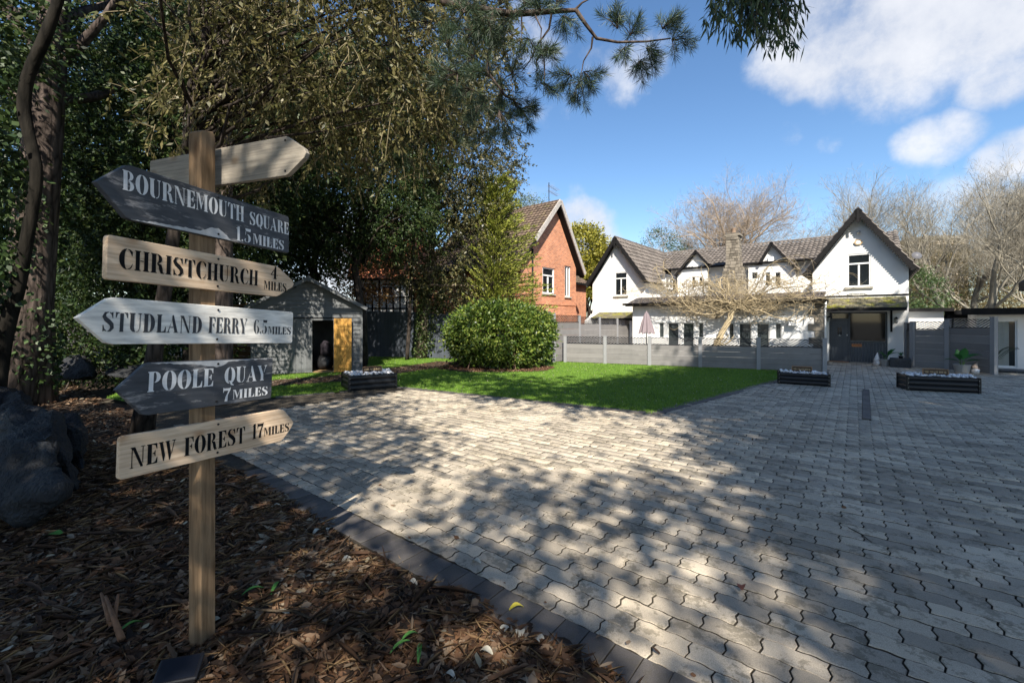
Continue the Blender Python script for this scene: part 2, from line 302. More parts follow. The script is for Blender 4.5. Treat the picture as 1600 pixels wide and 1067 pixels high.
def leafy(name, label, loc, ell, K, n, rc, L, W, leafm, barkm, r0=.2, top=None, seed=1, droop=.3, group=None, n_limb=18, shell=.75, cat='tree', bend=0, twigs=0, spray=0, twigm=None):
    g = rng(seed); t = thing(name, label, cat, (loc[0], loc[1], 0), 0, group)
    C, P, O = clumps(g, ell, K, n, rc, shell)
    D = O*.8+g.normal(size=P.shape)*.7+np.array([0,0,-droop]); tws = []
    if spray:   # leaves set along drooping twigs instead of loose in the clump
        q = max(1, n//spray); e0 = np.array(ell)[g.integers(0, len(ell), K)][:,:3]; S = np.repeat(C, spray, 0)+g.normal(size=(K*spray,3))*rc*.6; d = unit(unit(C-np.array(ell)[:,:3].mean(0)).repeat(spray, 0)*.5+g.normal(size=S.shape)*.7+np.array([0,0,-droop*.9])); ln = rc*(1.0+1.8*g.random((len(S),1)))
        t_ = g.random((len(S), q, 1)); P = (S[:,None]+d[:,None]*ln[:,None]*t_+np.array([0,0,-.25])*ln[:,None]*t_**2+g.normal(size=(len(S),q,3))*W*.5).reshape(-1,3); D = (np.repeat(d, q, 0)*.7+g.normal(size=P.shape)*.55+np.array([0,0,-.2]))
        tws = [(S[i], S[i]+d[i]*ln[i]*.5-np.array([0,0,.06])*ln[i], S[i]+d[i]*ln[i]-np.array([0,0,.25])*ln[i]) for i in range(len(S))]
    V, F = leaves(P, D, L*(.4+1.2*g.random(len(P))**1.4), W*(.5+1.0*g.random(len(P))), g)
    o = link('crown', npmesh('crown', V, F), leafm, t, world=True)
    tp = top if top else (loc[0]+g.normal()*.2, loc[1], max(e[2]+e[5]*.3 for e in ell))
    mb = MB(); k = 7; pts = [Vector((loc[0], loc[1], -.05)).lerp(Vector(tp), i/(k-1))+Vector((g.normal()*bend, g.normal()*bend, 0))*(0 if i == 0 else 1) for i in range(k)]
    mb.tube(pts, [r0*1.35]+[r0*(1-.75*i/(k-1)) for i in range(1,k)], 12)
    mb.build('trunk', barkm, t, world=True, smooth=True)
    b = MB(); limbs(b, pts[0], tp, C, r0, g, n_limb)
    if tws and twigs:
        tb = MB(); [tb.tube([Vector(a_), Vector(b_), Vector(c_)], [.007,.005,.002], 3, cap=False) for a_, b_, c_ in tws]; tb.build('twigs', twigm or barkm, t, world=True); twigs = 0
    if twigs:
        for i in g.choice(len(P), twigs): 
            p = Vector(P[i]); d = Vector(D[i]).normalized(); l = .25+.3*g.random(); b.tube([p-d*l, p-d*l*.4+Vector((g.normal()*.02,)*3), p+d*.05], [.006,.004,.002], 3, cap=False)
    b.build('branches', barkm, t, world=True, smooth=True)
    return t
def bare(name, label, loc, h, spread, seed, m, r0=.22, levels=5, kids=3, group=None, up=.35, tilt=(0,0), first=.3, limb=1.0, th=.36, nt=2, tl=.42):
    g = random.Random(seed); t = thing(name, label, 'tree', (loc[0], loc[1], 0), 0, group); tr = MB(); tw = MB()
    ends = []
    def grow(p, d, L, r, lev):
        pts = [p]; n = 5 if lev < 3 else 3
        for i in range(n):
            d = (d+Vector((g.gauss(0,.16), g.gauss(0,.16), g.gauss(0,.1)+up*.12*(1 if lev else 0)))).normalized(); p = p+d*(L/n); pts.append(p)
        r1 = r*.62; (tr if lev == 0 else tw).tube(pts, [r+(r1-r)*i/n for i in range(n+1)], 8 if lev == 0 else (5 if lev < 3 else 3), cap=False)
        if lev >= levels-1: ends.extend([(pts[-1], d), (pts[len(pts)//2], d)])
        if lev >= levels: return
        k = kids+(1 if lev in (0,1) else 0)+ (1 if g.random() < .4 else 0)
        for j in range(k):
            f = first+(1-first)*(j+g.random())/k; q = pts[min(n, max(1, int(round(f*n))))]
            a = g.random()*6.283; s = spread*(.6+.7*g.random()); ax = d.orthogonal().normalized(); ax.rotate(Matrix.Rotation(a, 3, d))
            nd_ = (d*math.cos(s)+ax*math.sin(s)); nd_.z += up*.3; nd_.normalize()
            grow(q, nd_, L*(.5+.28*g.random())*(limb if lev == 0 else 1), r1*(.45+.3*g.random()), lev+1)
        grow(pts[-1], d, L*.62, r1*.85, lev+1)
    grow(Vector((loc[0], loc[1], -.05)), Vector((tilt[0], tilt[1], 1)).normalized(), h*th, r0, 0)
    gg = rng(seed); E = np.array([tuple(e[0]) for e in ends]); D = np.array([tuple(e[1]) for e in ends]); E = np.repeat(E, nt, 0); D = np.repeat(D, nt, 0)+gg.normal(size=(len(E),3))*.6+np.array([0,0,.15])
    V, F = leaves(E+gg.normal(size=E.shape)*.06, D, tl*(.5+gg.random(len(E))), .010, gg); link('twigs', npmesh('twigs', V, F), m, t, world=True)
    tr.build('trunk', m, t, world=True, smooth=True); tw.build('branches', m, t, world=True, smooth=True)
    return t

# ------------------------------------------------------------------ stencil lettering
def _arc(cx, cy, rx, ry, a0, a1, n=9): return [(cx+rx*math.cos(R(a0+(a1-a0)*i/n)), cy+ry*math.sin(R(a0+(a1-a0)*i/n))) for i in range(n+1)]
def _cres(cx, cy, rx, ry, th, side=1, trim=0, tip=.035, a0=-90, a1=90):   # fat crescent, pointed ends
    o = _arc(cx, cy, rx, ry, a0, a1); i_ = _arc(cx, cy, max(rx-th, .01), ry-tip, a1, a0); p = o+i_
    return [(cx+(x-cx)*side, y) for x, y in p]
def _stem(x, w=.22, y0=0, y1=1, s=.05, sh=.04):
    return [(x-s,y0),(x+w+s,y0),(x+w+s,y0+sh),(x+w,y0+sh+.02),(x+w,y1-sh-.02),(x+w+s,y1-sh),(x+w+s,y1),(x-s,y1),(x-s,y1-sh),(x,y1-sh-.02),(x,y0+sh+.02),(x-s,y0+sh)]
def _thin(x, y0=0, y1=1): return [(x-.06,y0),(x+.1,y0),(x+.1,y0+.035),(x+.045,y0+.035),(x+.045,y1-.035),(x+.1,y1-.035),(x+.1,y1),(x-.06,y1),(x-.06,y1-.035),(x,y1-.035),(x,y0+.035),(x-.06,y0+.035)]
def _stroke(pts, ws):
    l, r = [], []
    for i, (x, y) in enumerate(pts):
        a = pts[max(i-1,0)]; b = pts[min(i+1,len(pts)-1)]; dx, dy = b[0]-a[0], b[1]-a[1]; L = math.hypot(dx,dy) or 1; nx, ny = -dy/L, dx/L
        l.append((x+nx*ws[i]/2, y+ny*ws[i]/2)); r.append((x-nx*ws[i]/2, y-ny*ws[i]/2))
    return l+r[::-1]
G = {
 'I': (.36, [_stem(.07)]),
 'B': (.68, [_stem(.07), _cres(.34,.76,.27,.24,.19), _cres(.34,.26,.31,.26,.21)]),
 'P': (.66, [_stem(.07), _cres(.34,.72,.29,.28,.2)]),
 'R': (.74, [_stem(.07), _cres(.34,.75,.27,.25,.19), _stroke([(.36,.49),(.5,.42),(.55,.22),(.6,.04),(.7,.02),(.74,.08)], [.05,.18,.2,.15,.05,.02])]),
 'D': (.74, [_stem(.07), _cres(.34,.5,.36,.5,.24)]),
 'O': (.74, [_cres(.39,.5,.35,.51,.24,1), _cres(.35,.5,.35,.51,.24,-1)]),
 'Q': (.74, [_cres(.39,.5,.35,.51,.24,1), _cres(.35,.5,.35,.51,.24,-1), _stroke([(.3,.16),(.42,.12),(.5,-.06),(.66,-.12)], [.03,.12,.12,.03])]),
 'C': (.68, [_cres(.36,.5,.36,.51,.25,-1), _stroke([(.4,.985),(.5,.95),(.58,.86),(.61,.68)], [.03,.07,.13,.02]), _stroke([(.4,.02),(.5,.05),(.58,.14),(.63,.3)], [.03,.06,.05,.02])]),
 'E': (.62, [_stem(.07), [(.33,1),(.58,1),(.58,.72),(.55,.72),(.48,.9),(.33,.955)], [(.33,.53),(.42,.55),(.46,.66),(.49,.66),(.49,.36),(.46,.36),(.42,.47),(.33,.49)], [(.33,0),(.6,0),(.6,.3),(.57,.3),(.49,.1),(.33,.045)]]),
 'F': (.6, [_stem(.07), [(.33,1),(.58,1),(.58,.7),(.55,.7),(.48,.9),(.33,.955)], [(.33,.51),(.42,.53),(.46,.64),(.49,.64),(.49,.34),(.46,.34),(.42,.45),(.33,.47)]]),
 'L': (.6, [_stem(.07), [(.33,0),(.59,0),(.59,.34),(.56,.34),(.48,.1),(.33,.045)]]),
 'H': (.74, [_stem(.05,.2), _stem(.47,.2), [(.27,.475),(.45,.475),(.45,.525),(.27,.525)]]),
 'T': (.68, [[(.235,0),(.455,0),(.455,.04),(.44,.06),(.44,.96),(.25,.96),(.25,.06),(.235,.04)], [(.02,1),(.22,1),(.22,.955),(.13,.93),(.06,.72),(.02,.72)], [(.66,1),(.47,1),(.47,.955),(.55,.93),(.62,.72),(.66,.72)]]),
 'U': (.74, [[(.02,1),(.34,1),(.34,.96),(.29,.94),(.29,.26),(.32,.1),(.38,.03),(.3,.0),(.18,.04),(.09,.14),(.07,.28),(.07,.94),(.02,.96)], [(.5,1),(.7,1),(.7,.96),(.63,.94),(.63,.26),(.59,.1),(.5,.02),(.42,.0),(.42,.035),(.5,.06),(.57,.16),(.585,.28),(.585,.94),(.5,.96)]]),
 'N': (.8, [_thin(.09), [(.16,1),(.0,1),(.0,.96),(.1,.93)] and [(.04,1),(.26,1),(.68,.06),(.68,0),(.56,0),(.17,.84),(.04,.96)], [(.56,1),(.78,1),(.78,.965),(.69,.965),(.69,.14),(.645,.22),(.645,.965),(.56,.965)]]),
 'M': (.94, [_thin(.09), [(.03,1),(.27,1),(.47,.3),(.4,.04),(.17,.86),(.03,.96)], [(.49,.34),(.66,.96),(.63,.98),(.46,.38)], _stem(.66,.2)]),
 'W': (.96, [[(-.02,1),(.26,1),(.26,.965),(.22,.95),(.36,.3),(.3,.02),(.25,.02),(.04,.95),(-.02,.965)], [(.35,1),(.62,1),(.62,.965),(.58,.95),(.7,.3),(.64,.02),(.59,.02),(.4,.95),(.35,.965)], [(.74,1),(.97,1),(.97,.965),(.9,.95),(.73,.3),(.71,.36),(.85,.95),(.74,.965)]]),
 'A': (.78, [[(.33,1),(.42,1),(.7,.04),(.76,.035),(.76,0),(.44,0),(.44,.035),(.5,.05),(.32,.72)], [(.28,.6),(.3,.68),(.13,.05),(.2,.035),(.2,0),(-.02,0),(-.02,.035),(.06,.05)], [(.2,.28),(.42,.28),(.41,.33),(.21,.33)]]),
 'Y': (.74, [[(-.02,1),(.28,1),(.28,.965),(.24,.95),(.4,.5),(.4,.0),(.5,.0),(.5,.035),(.18,.0)] and [(-.02,1),(.28,1),(.28,.965),(.24,.95),(.46,.42),(.46,.05),(.52,.035),(.52,0),(.2,0),(.2,.035),(.26,.05),(.26,.4),(.04,.95),(-.02,.965)], [(.52,1),(.74,1),(.74,.965),(.67,.95),(.5,.5),(.485,.56),(.62,.95),(.52,.965)]]),
 'S': (.62, [_stroke([(.33,.985),(.17,.93),(.11,.76),(.2,.62),(.36,.5),(.49,.37),(.52,.2),(.42,.06),(.29,.015)], [.03,.12,.19,.22,.23,.22,.19,.12,.03]), [(.37,.99),(.47,.95),(.53,.99),(.56,.99),(.56,.68),(.53,.68),(.47,.86),(.37,.955)], [(.25,.01),(.13,.05),(.08,.01),(.05,.01),(.05,.34),(.08,.34),(.14,.15),(.25,.045)]]),
 '1': (.38, [[(.0,.86),(.09,.9),(.12,1),(.29,1),(.29,.05),(.36,.035),(.36,0),(.02,0),(.02,.035),(.09,.05),(.09,.85),(.0,.83)]]),
 '4': (.62, [[(.34,1),(.46,1),(.46,.05),(.53,.035),(.53,0),(.2,0),(.2,.035),(.27,.05),(.27,.72),(.34,.9)], [(.23,.72),(.24,.62),(.08,.33),(.24,.33),(.24,.28),(.0,.28),(.0,.33)], [(.49,.28),(.6,.28),(.6,.33),(.49,.33)]]),
 '5': (.6, [[(.09,1),(.52,1),(.55,1.04),(.55,.83),(.48,.8),(.13,.82)], [(.1,.78),(.14,.78),(.14,.56),(.09,.52)], _cres(.26,.3,.3,.3,.21), _stroke([(.22,.01),(.1,.05),(.04,.16),(.12,.26)], [.03,.06,.1,.09])]),
 '6': (.64, [_cres(.32,.5,.3,.51,.2,-1), _cres(.35,.28,.26,.28,.17), _stroke([(.36,.98),(.46,.94),(.52,.84)], [.03,.07,.12])]),
 '7': (.6, [[(.03,1),(.12,.95),(.5,.95),(.56,1),(.58,1),(.56,.84),(.38,.46),(.36,.0),(.15,.0),(.2,.3),(.42,.78),(.1,.78),(.06,.64),(.03,.64)]]),
 '.': (.2, [_arc(.08,.08,.07,.08,0,330,7)]), ' ': (.4, []), '-': (.3, [[(.02,.4),(.26,.4),(.26,.46),(.02,.46)]]),
}
def lettering(items, m, name, parent, y=-.0012):
    """items: (text, x0, x1, baseline z, cap height) in the board's own axes; flat paint a hair proud of the board."""
    v, f = [], []; k = 0
    for txt, x0, x1, zb, H in items:
        adv = sum(G[c][0]+.045 for c in txt)-.045; s = (x1-x0)/adv; x = x0
        for c in txt:
            w, polys = G[c]
            for p in polys:
                yy = y-.00003*(k % 5); k += 1; b = len(v); v += [(x+px*s, yy, zb+py*H) for px, py in p]; ar = sum(p[i-1][0]*p[i][1]-p[i][0]*p[i-1][1] for i in range(len(p)))
                idx = list(range(b, b+len(p))); f.append(tuple(idx if ar > 0 else idx[::-1]))
            x += (w+.045)*s
    me = bpy.data.meshes.new(name); me.from_pydata(v, [], f); me.update(); return link(name, me, m, parent)

# ------------------------------------------------------------------ ground
A0 = Vector((-3.376, 5.23)); UU = Vector((.786, -.619)).normalized(); NN = Vector((.619, .786)).normalized(); BL, BW = .275, .1275
LAWN_EDGE = [(-6.3,7.9),(-5.5,8.75),(-4.93,9.07),(-3.86,9.75),(-2.77,10.46),(2.43,7.5),(6.53,11.1),(9.3,13.45)]
def sheet(name, poly, z, m, kind='structure'):
    me = bpy.data.meshes.new(name); me.from_pydata([(x,y,z) for x,y in poly], [], [tuple(range(len(poly)))]); me.update(); return link(name, me, m, kind=kind)
def inpoly(P, poly):
    x, y = P[:,0], P[:,1]; c = np.zeros(len(P), bool); n = len(poly)
    for i in range(n):
        x0, y0 = poly[i-1]; x1, y1 = poly[i]; k = ((y0 > y) != (y1 > y)) & (x < (x1-x0)*(y-y0)/((y1-y0) or 1e-9)+x0); c ^= k
    return c
m_soil = M('ground_soil', (.06,.05,.035), .95, .4, 3, .5)
sheet('ground', [(-400,-400),(400,-400),(400,400),(-400,400)], -.09, m_soil)
def AT(t, c=0): p = A0+UU*t+NN*c; return (p.x, p.y)
DRIVE = [AT(9, -0.0), AT(-3.35), (-6.3,7.9)] + LAWN_EDGE[1:] + [(9.9,13.6),(10.9,15.4),(11.43,16),(12.46,17.1),(14.6,15.3),(15.2,15.2),(16.2,14.6),(22,10),(22,-2)]
m_joint = M('joint_sand', (.055,.045,.032), .95, .5, 30, .6)
drive = sheet('driveway', DRIVE, -.02, m_joint)
g = rng(3)
m_pave = paver_mat('grey_paver', (.43,.375,.30)); m_edge = paver_mat('charcoal_paver', (.115,.105,.10), .25, .2)
def block_mesh(name, L, W, gx, gy, a, b, fine=True):
    if fine:
        xs = [0,.1,.2,.3,.4,.6,.7,.8,.9]; wv = lambda x: (-a if (x%.5) < .11 or (x%.5) > .39 else a)
        bot = [(x*L, wv(x)) for x in xs]; top = [(x*L, W+wv(x)) for x in [1]+xs[:0:-1]]
        rt = [(L, -a), (L+b, W*.33), (L-b, W*.67)]; lf = [(0, W-a), (-b, W*.67), (b, W*.33)]
        o = bot+rt+top+lf
    else: o = [(0,0),(L,0),(L,W),(0,W)]
    cx, cy = L/2, W/2; n = len(o)
    ins = lambda q, d: (cx+(q[0]-cx)*(1-(d+gx)/(L/2)), cy+(q[1]-cy)*(1-(d+gy)/(W/2)))
    R0 = [(*ins(q, 0), -.034) for q in o]; R1 = [(*ins(q, 0), -.0035) for q in o]; R2 = [(*ins(q, .0035), 0) for q in o]
    V = np.array(R0+R1+R2)-np.array([cx,cy,0]); F = [(i, (i+1)%n, n+(i+1)%n, n+i) for i in range(n)]+[(n+i, n+(i+1)%n, 2*n+(i+1)%n, 2*n+i) for i in range(n)]+[tuple(range(2*n, 3*n))]
    return V, F
def merged(name, V, F, X, ang, m, parent):
    """many copies of one small piece as one mesh (the pieces beyond the nearest 300)"""
    nv = len(V); T = len(X); c, s = np.cos(ang), np.sin(ang); tilt = g.normal(size=(T,2))*.006
    z = V[None,:,2]+V[None,:,0]*tilt[:,:1]+V[None,:,1]*tilt[:,1:]+X[:,2:3]
    P = np.stack([V[None,:,0]*c[:,None]-V[None,:,1]*s[:,None]+X[:,:1], V[None,:,0]*s[:,None]+V[None,:,1]*c[:,None]+X[:,1:2], z], -1).reshape(-1,3)
    me = bpy.data.meshes.new(name); fl = []; ls = []; lt = []
    starts = []; tot = []; flat = []; k = 0
    for f in F: flat += list(f); tot.append(len(f)); starts.append(k); k += len(f)
    flat = np.array(flat); FI = (flat[None]+np.arange(T)[:,None]*nv).ravel(); ST = (np.array(starts)[None]+np.arange(T)[:,None]*k).ravel(); TT = np.tile(tot, T)
    me.vertices.add(len(P)); me.vertices.foreach_set('co', P.astype(np.float32).ravel()); me.loops.add(len(FI)); me.loops.foreach_set('vertex_index', FI.astype(np.int32))
    me.polygons.add(len(TT)); me.polygons.foreach_set('loop_start', ST.astype(np.int32)); me.polygons.foreach_set('loop_total', TT.astype(np.int32)); me.update(calc_edges=True); me.materials.append(m); me.materials.append(m_joint); ns = sum(1 for f in F if min(f) < len(V)//3); mi = np.zeros(len(F), np.int32); mi[:ns] = 1; me.polygons.foreach_set('material_index', np.tile(mi, T))
    return link(name, me, m, parent, kind='stuff')
def place_pieces(name, plural, V, F, X, ang, m, parent, limit=300):
    d = X[:,0]**2+X[:,1]**2; vis = (X[:,1] > 1.75) & (np.abs(X[:,0]) < X[:,1]*1.2+.2); order = np.argsort(np.where(vis, d, d+1e5)); near = order[:limit]; far = order[limit:]
    me = bpy.data.meshes.new(name); me.from_pydata([tuple(v) for v in V], [], F); me.materials.append(m); me.materials.append(m_joint); ns = sum(1 for f in F if min(f) < len(V)//3); me.polygons.foreach_set('material_index', [1 if k_ < ns else 0 for k_ in range(len(F))])
    for i in near:
        o = bpy.data.objects.new(name, me); col.objects.link(o); o.parent = parent; o.location = (X[i,0], X[i,1], X[i,2]+.0); o.rotation_euler = (g.normal()*.005, g.normal()*.005, ang[i]+g.normal()*.006)
    if len(far): merged(plural, V, F, X[far], ang[far], m, parent)
rows = []
for i in range(0, 190):
    c = (i+.5)*BW; ts = np.arange(-26, 74)*BL+4.974+(.5*BL if i % 2 else 0)
    rows.append(np.stack([A0.x+UU.x*ts+NN.x*c, A0.y+UU.y*ts+NN.y*c], 1))
X = np.concatenate(rows)
drain_a = Vector((5.72, 7.02)); drain_d = Vector((.629,.777)).normalized(); drain_n = Vector((drain_d.y, -drain_d.x))
X = X[inpoly(X, DRIVE) & (X[:,1] > .9) & (X[:,0] < 20)]
rel = X-np.array(drain_a); al = rel@np.array(drain_d); ac = np.abs(rel@np.array(drain_n)); 
wave = .004*np.sin(X[:,0]*1.7+X[:,1])+.004*np.sin(X[:,1]*2.3-X[:,0]*.6)
X = np.column_stack([X, wave+g.normal(size=len(X))*.0013]); ua = math.atan2(UU.y, UU.x)
V, F = block_mesh('b', BL, BW, .004, .0036, .0036, .0085); nearm = X[:,1] < 9.5
place_pieces('paving_block', 'paving_blocks', V, F, X[nearm], np.full(nearm.sum(), ua), m_pave, drive)
V2, F2 = block_mesh('b', BL, BW, .006, .0048, 0, 0, False); merged('far_paving_blocks', V2, F2, X[~nearm], np.full((~nearm).sum(), ua), m_pave, drive)
# charcoal edging blocks: along the bark bed and round the lawn
ew = .237; EX = []; EA = []
for k in range(-24, 60): t = k*.143+4.24; p = A0+UU*(t+.0715)-NN*(ew/2); EX.append((p.x, p.y, g.normal()*.002)); EA.append(math.atan2(UU.y, UU.x))
le = [Vector(p) for p in LAWN_EDGE]
for a, b in zip(le[:-1], le[1:]):
    d = (b-a); L = d.length; d.normalize(); n_ = Vector((d.y, -d.x)); 
    for k in range(int(L/.143)): p = a+d*(k+.5)*.143+n_*.0; EX.append((p.x, p.y, .004+g.normal()*.002)); EA.append(math.atan2(d.y, d.x))
EX = np.array(EX); EA = np.array(EA); ok = EX[:,1] > .6; EX, EA = EX[ok], EA[ok]
edge = sheet('driveway_edging', [AT(9,0.004), AT(9,-ew-.004), AT(-3.3,-ew-.004), AT(-3.3,.004)], -.016, m_joint)
V, F = block_mesh('e', .143, ew, .0022, .003, 0, 0, False); place_pieces('edging_block', 'edging_blocks', V, F, EX, EA, m_edge, edge, 280)
# drain
dr = thing('drain_channel', 'narrow dark drain channel of slate blocks let into the grey paving', 'drain', (drain_a.x, drain_a.y, 0), math.atan2(drain_d.y, drain_d.x))
MB().box(0,3.9,-.06,.06,-.03,.009).build('channel_bed', m_joint, dr)
for k in range(14): MB().box(k*.278+.004,k*.278+.272,-.055,.055,.009,.015+.001*(k%3)).build('slate_block', m_edge, dr, bevel=.004)
# lawn
m_lawn = M('lawn_turf', (.075,.15,.016), .9, .35, 2.2, .9)
LAWN = LAWN_EDGE+[(9.66,13.46),(2.05,16.75),(1.75,16.9),(-.5,18.2),(-6.3,19.2),(-4.6,13.7),(-7.6,12.6),(-9.5,11.2),(-8.4,9.0)]
lawn = sheet('lawn', LAWN, -.004, m_lawn)
def height(x, y):
    d = -((x-A0.x)*NN.x+(y-A0.y)*NN.y)-ew
    s = np.clip((d-1.3)/3.0, 0, 1); s = s*s*(3-2*s)
    return -.035+.03*np.clip(d/.25,0,1)+.22*s+.012*np.sin(x*5.1+y*3.3)+.01*np.sin(y*7.7-x*4.1)+.012*np.sin(x*1.9)
nx, ny = 150, 130; gx = np.linspace(-16, 1.6, nx); gy = np.linspace(.2, 12.6, ny); XX, YY = np.meshgrid(gx, gy)
dd = -((XX-A0.x)*NN.x+(YY-A0.y)*NN.y)-ew
ZZ = np.where(dd > 0, height(XX, YY), -.075)
gi = np.arange(nx*ny).reshape(ny, nx); FF = np.stack([gi[:-1,:-1], gi[:-1,1:], gi[1:,1:], gi[1:,:-1]], -1).reshape(-1,4)
keep = ~((XX[:-1,:-1].ravel() > -6.6) & (YY[:-1,:-1].ravel() > 7.75)) & ~((YY[:-1,:-1].ravel() > 8.6)&(XX[:-1,:-1].ravel() > -8.6))
mulchm = M('bark_mulch_ground', (.05,.032,.02), .95, .5, 14, .9)
link('bark_mulch_bed', npmesh('bark_mulch_bed', np.stack([XX,YY,ZZ], -1).reshape(-1,3), FF[keep]), mulchm, kind='structure', smooth=True)
STRIP = [(-8.2,9.8),(-6.4,10.2),(-4.4,11.4),(-3.3,13.2),(-1.5,16.6),(-2.9,17.0),(-4.3,14.1),(-5.4,12.3),(-7.2,11.2)]
sheet('mulch_path', STRIP, .001, mulchm)

# leaf litter ---------------------------------------------------------------
litter_m = leaf_mat('dry_leaves', [(.018,.012,.008),(.035,.021,.013),(.09,.046,.024),(.17,.088,.045),(.22,.15,.095),(.30,.25,.18)], .75, .1, .25)
def scatter(poly_test, n, x0, x1, y0, y1, pw=1.0):
    y = y0+(y1-y0)*g.random(n)**pw; x = x0+(x1-x0)*g.random(n); P = np.stack([x,y],1); return P[poly_test(P)]
bed = lambda P: (-((P[:,0]-A0.x)*NN.x+(P[:,1]-A0.y)*NN.y) > ew-.02-.06*(g.random(len(P))**3)) & ~((P[:,0] > -6.3) & (P[:,1] > 7.9)) & (np.abs(P[:,0]) < P[:,1]*1.3+.5)
def litter(P, L, W, zup, tilt=.25, seed=1):
    gg = rng(seed); n = len(P); a = gg.random(n)*6.283; D = np.stack([np.cos(a), np.sin(a), gg.normal(size=n)*tilt], 1); D = unit(D)
    S = unit(np.stack([-np.sin(a), np.cos(a), gg.normal(size=n)*.35], 1)); N = np.cross(D, S)
    P3 = np.column_stack([P, height(P[:,0], P[:,1])+zup*gg.random(n)+.004]); L = L[:,None]; W = W[:,None]; cu = (gg.random((n,1))-.4)*.22*L
    V = np.stack([P3-D*L*.5, P3-D*L*.15-S*W*.5+N*cu*.8, P3+D*L*.2-S*W*.42+N*cu*.8, P3+D*L*.5, P3+D*L*.2+S*W*.42+N*cu*.8, P3-D*L*.15+S*W*.5+N*cu*.8], 1).reshape(-1,3)
    b = np.arange(n)[:,None]*6; F = np.concatenate([b+np.array([0,1,2,3]), b+np.array([0,3,4,5])]); return V, F
P1 = np.concatenate([scatter(bed, 95000, -5.5, 1.6, 1.2, 4.2, 1.1), scatter(bed, 60000, -14, -.5, 3.2, 12, 1.0)]); q = g.random(len(P1))
V, F = litter(P1, .03+.09*q*q, .011+.036*g.random(len(P1))**1.5, .035); link('leaf_litter', npmesh('leaf_litter', V, F), litter_m, kind='stuff')
P2 = scatter(bed, 2200, -5.5, 1.6, 1.2, 4.6, .9); V, F = litter(P2, .14+.22*g.random(len(P2))**2, .012+.018*g.random(len(P2)), .05, .12, 5)
link('bark_strips', npmesh('bark_strips', V, F), leaf_mat('bark_strips', [(.03,.018,.012),(.06,.034,.02),(.11,.06,.035),(.16,.11,.07)], .8, .05, .2), kind='stuff')
P3 = scatter(bed, 26000, -5.5, 1.6, 1.2, 5.5, .9); V, F = litter(P3, .07+.11*g.random(len(P3)), np.full(len(P3), .0026), .05, .2, 8)
link('pine_needle_litter', npmesh('pine_needle_litter', V, F), leaf_mat('dead_needles', [(.09,.05,.025),(.2,.12,.06),(.3,.2,.1)], .8, .1, .2), kind='stuff')
# pale fallen petals / leaves
P4 = np.concatenate([scatter(bed, 420, -5.5, 1.6, 1.3, 6, .9)]); V, F = litter(P4, .032+.05*g.random(len(P4))**2, .02+.03*g.random(len(P4)), .06, .3, 9)
pale_m = leaf_mat('pale_leaves', [(.30,.24,.15),(.42,.37,.26),(.5,.46,.36)], .7, .15, .2)
link('pale_leaf_litter', npmesh('pale_leaf_litter', V, F), pale_m, kind='stuff')
# debris in the strip and under the bush
def patch_litter(name, poly, n, seed, zoff=.004, cols=litter_m, L0=.03, L1=.05):
    poly = np.array(poly); x0, y0 = poly.min(0); x1, y1 = poly.max(0); gg = rng(seed); P = np.stack([x0+(x1-x0)*gg.random(n), y0+(y1-y0)*gg.random(n)], 1); P = P[inpoly(P, [tuple(p) for p in poly])]
    V, F = litter(P, L0+L1*gg.random(len(P)), .014+.02*gg.random(len(P)), .02, .25, seed); V[:,2] += np.repeat(-height(P[:,0], P[:,1])+zoff, 6); return link(name, npmesh(name, V, F), cols, kind='stuff')
patch_litter('path_litter', STRIP, 9000, 21)
BUSH_BED = [(-.5+1.95*math.cos(a*.35)*(1+.06*math.sin(a*2.1)), 14.6+1.25*math.sin(a*.35)*(1+.08*math.sin(a*1.7))) for a in range(18)]
sheet('bush_bed', BUSH_BED, .002, mulchm); patch_litter('bush_bed_litter', BUSH_BED, 9000, 22, .005, leaf_mat('red_litter', [(.07,.035,.02),(.16,.08,.045),(.28,.17,.11)], .8, .1, .2))
patch_litter('lawn_petals', LAWN, 2600, 23, .026, pale_m, .012, .022)
DRV = [p for p in DRIVE if p[0] < 23]; patch_litter('driveway_debris', [(-6,7.4),(-2.5,10.3),(2.4,7.4),(9.5,13.2),(16,9),(6,1),(1,1)], 420, 24, .006, litter_m, .02, .035)
EDGE_STRIP = [AT(9,.03), AT(-3.3,.03), AT(-3.3,-.035), AT(9,-.035)]; patch_litter('joint_debris', EDGE_STRIP, 5200, 25, .000, litter_m, .012, .02)
# grass
gg = rng(11); n = 330000; P = np.stack([-9.5+20*gg.random(n), 7.2+12*gg.random(n)**1.35], 1); P = P[inpoly(P, LAWN)]; P = P[~inpoly(P, STRIP)]; P = P[~inpoly(P, BUSH_BED)]; n = len(P)
a = gg.random(n)*6.283; h = .022+.022*gg.random(n); w = .010; dx = np.stack([np.cos(a), np.sin(a)],1)*w; ln = gg.normal(size=(n,2))*.012
V = np.stack([np.column_stack([P-dx*.5, np.full(n,-.004)]), np.column_stack([P+dx*.5, np.full(n,-.004)]), np.column_stack([P+ln, h])], 1).reshape(-1,3)
grass = link('grass', npmesh('grass', V, np.arange(3*n).reshape(n,3)), leaf_mat('grass_blades', [(.09,.175,.018),(.15,.27,.03),(.23,.36,.05)], .6, .3, .3), kind='stuff')

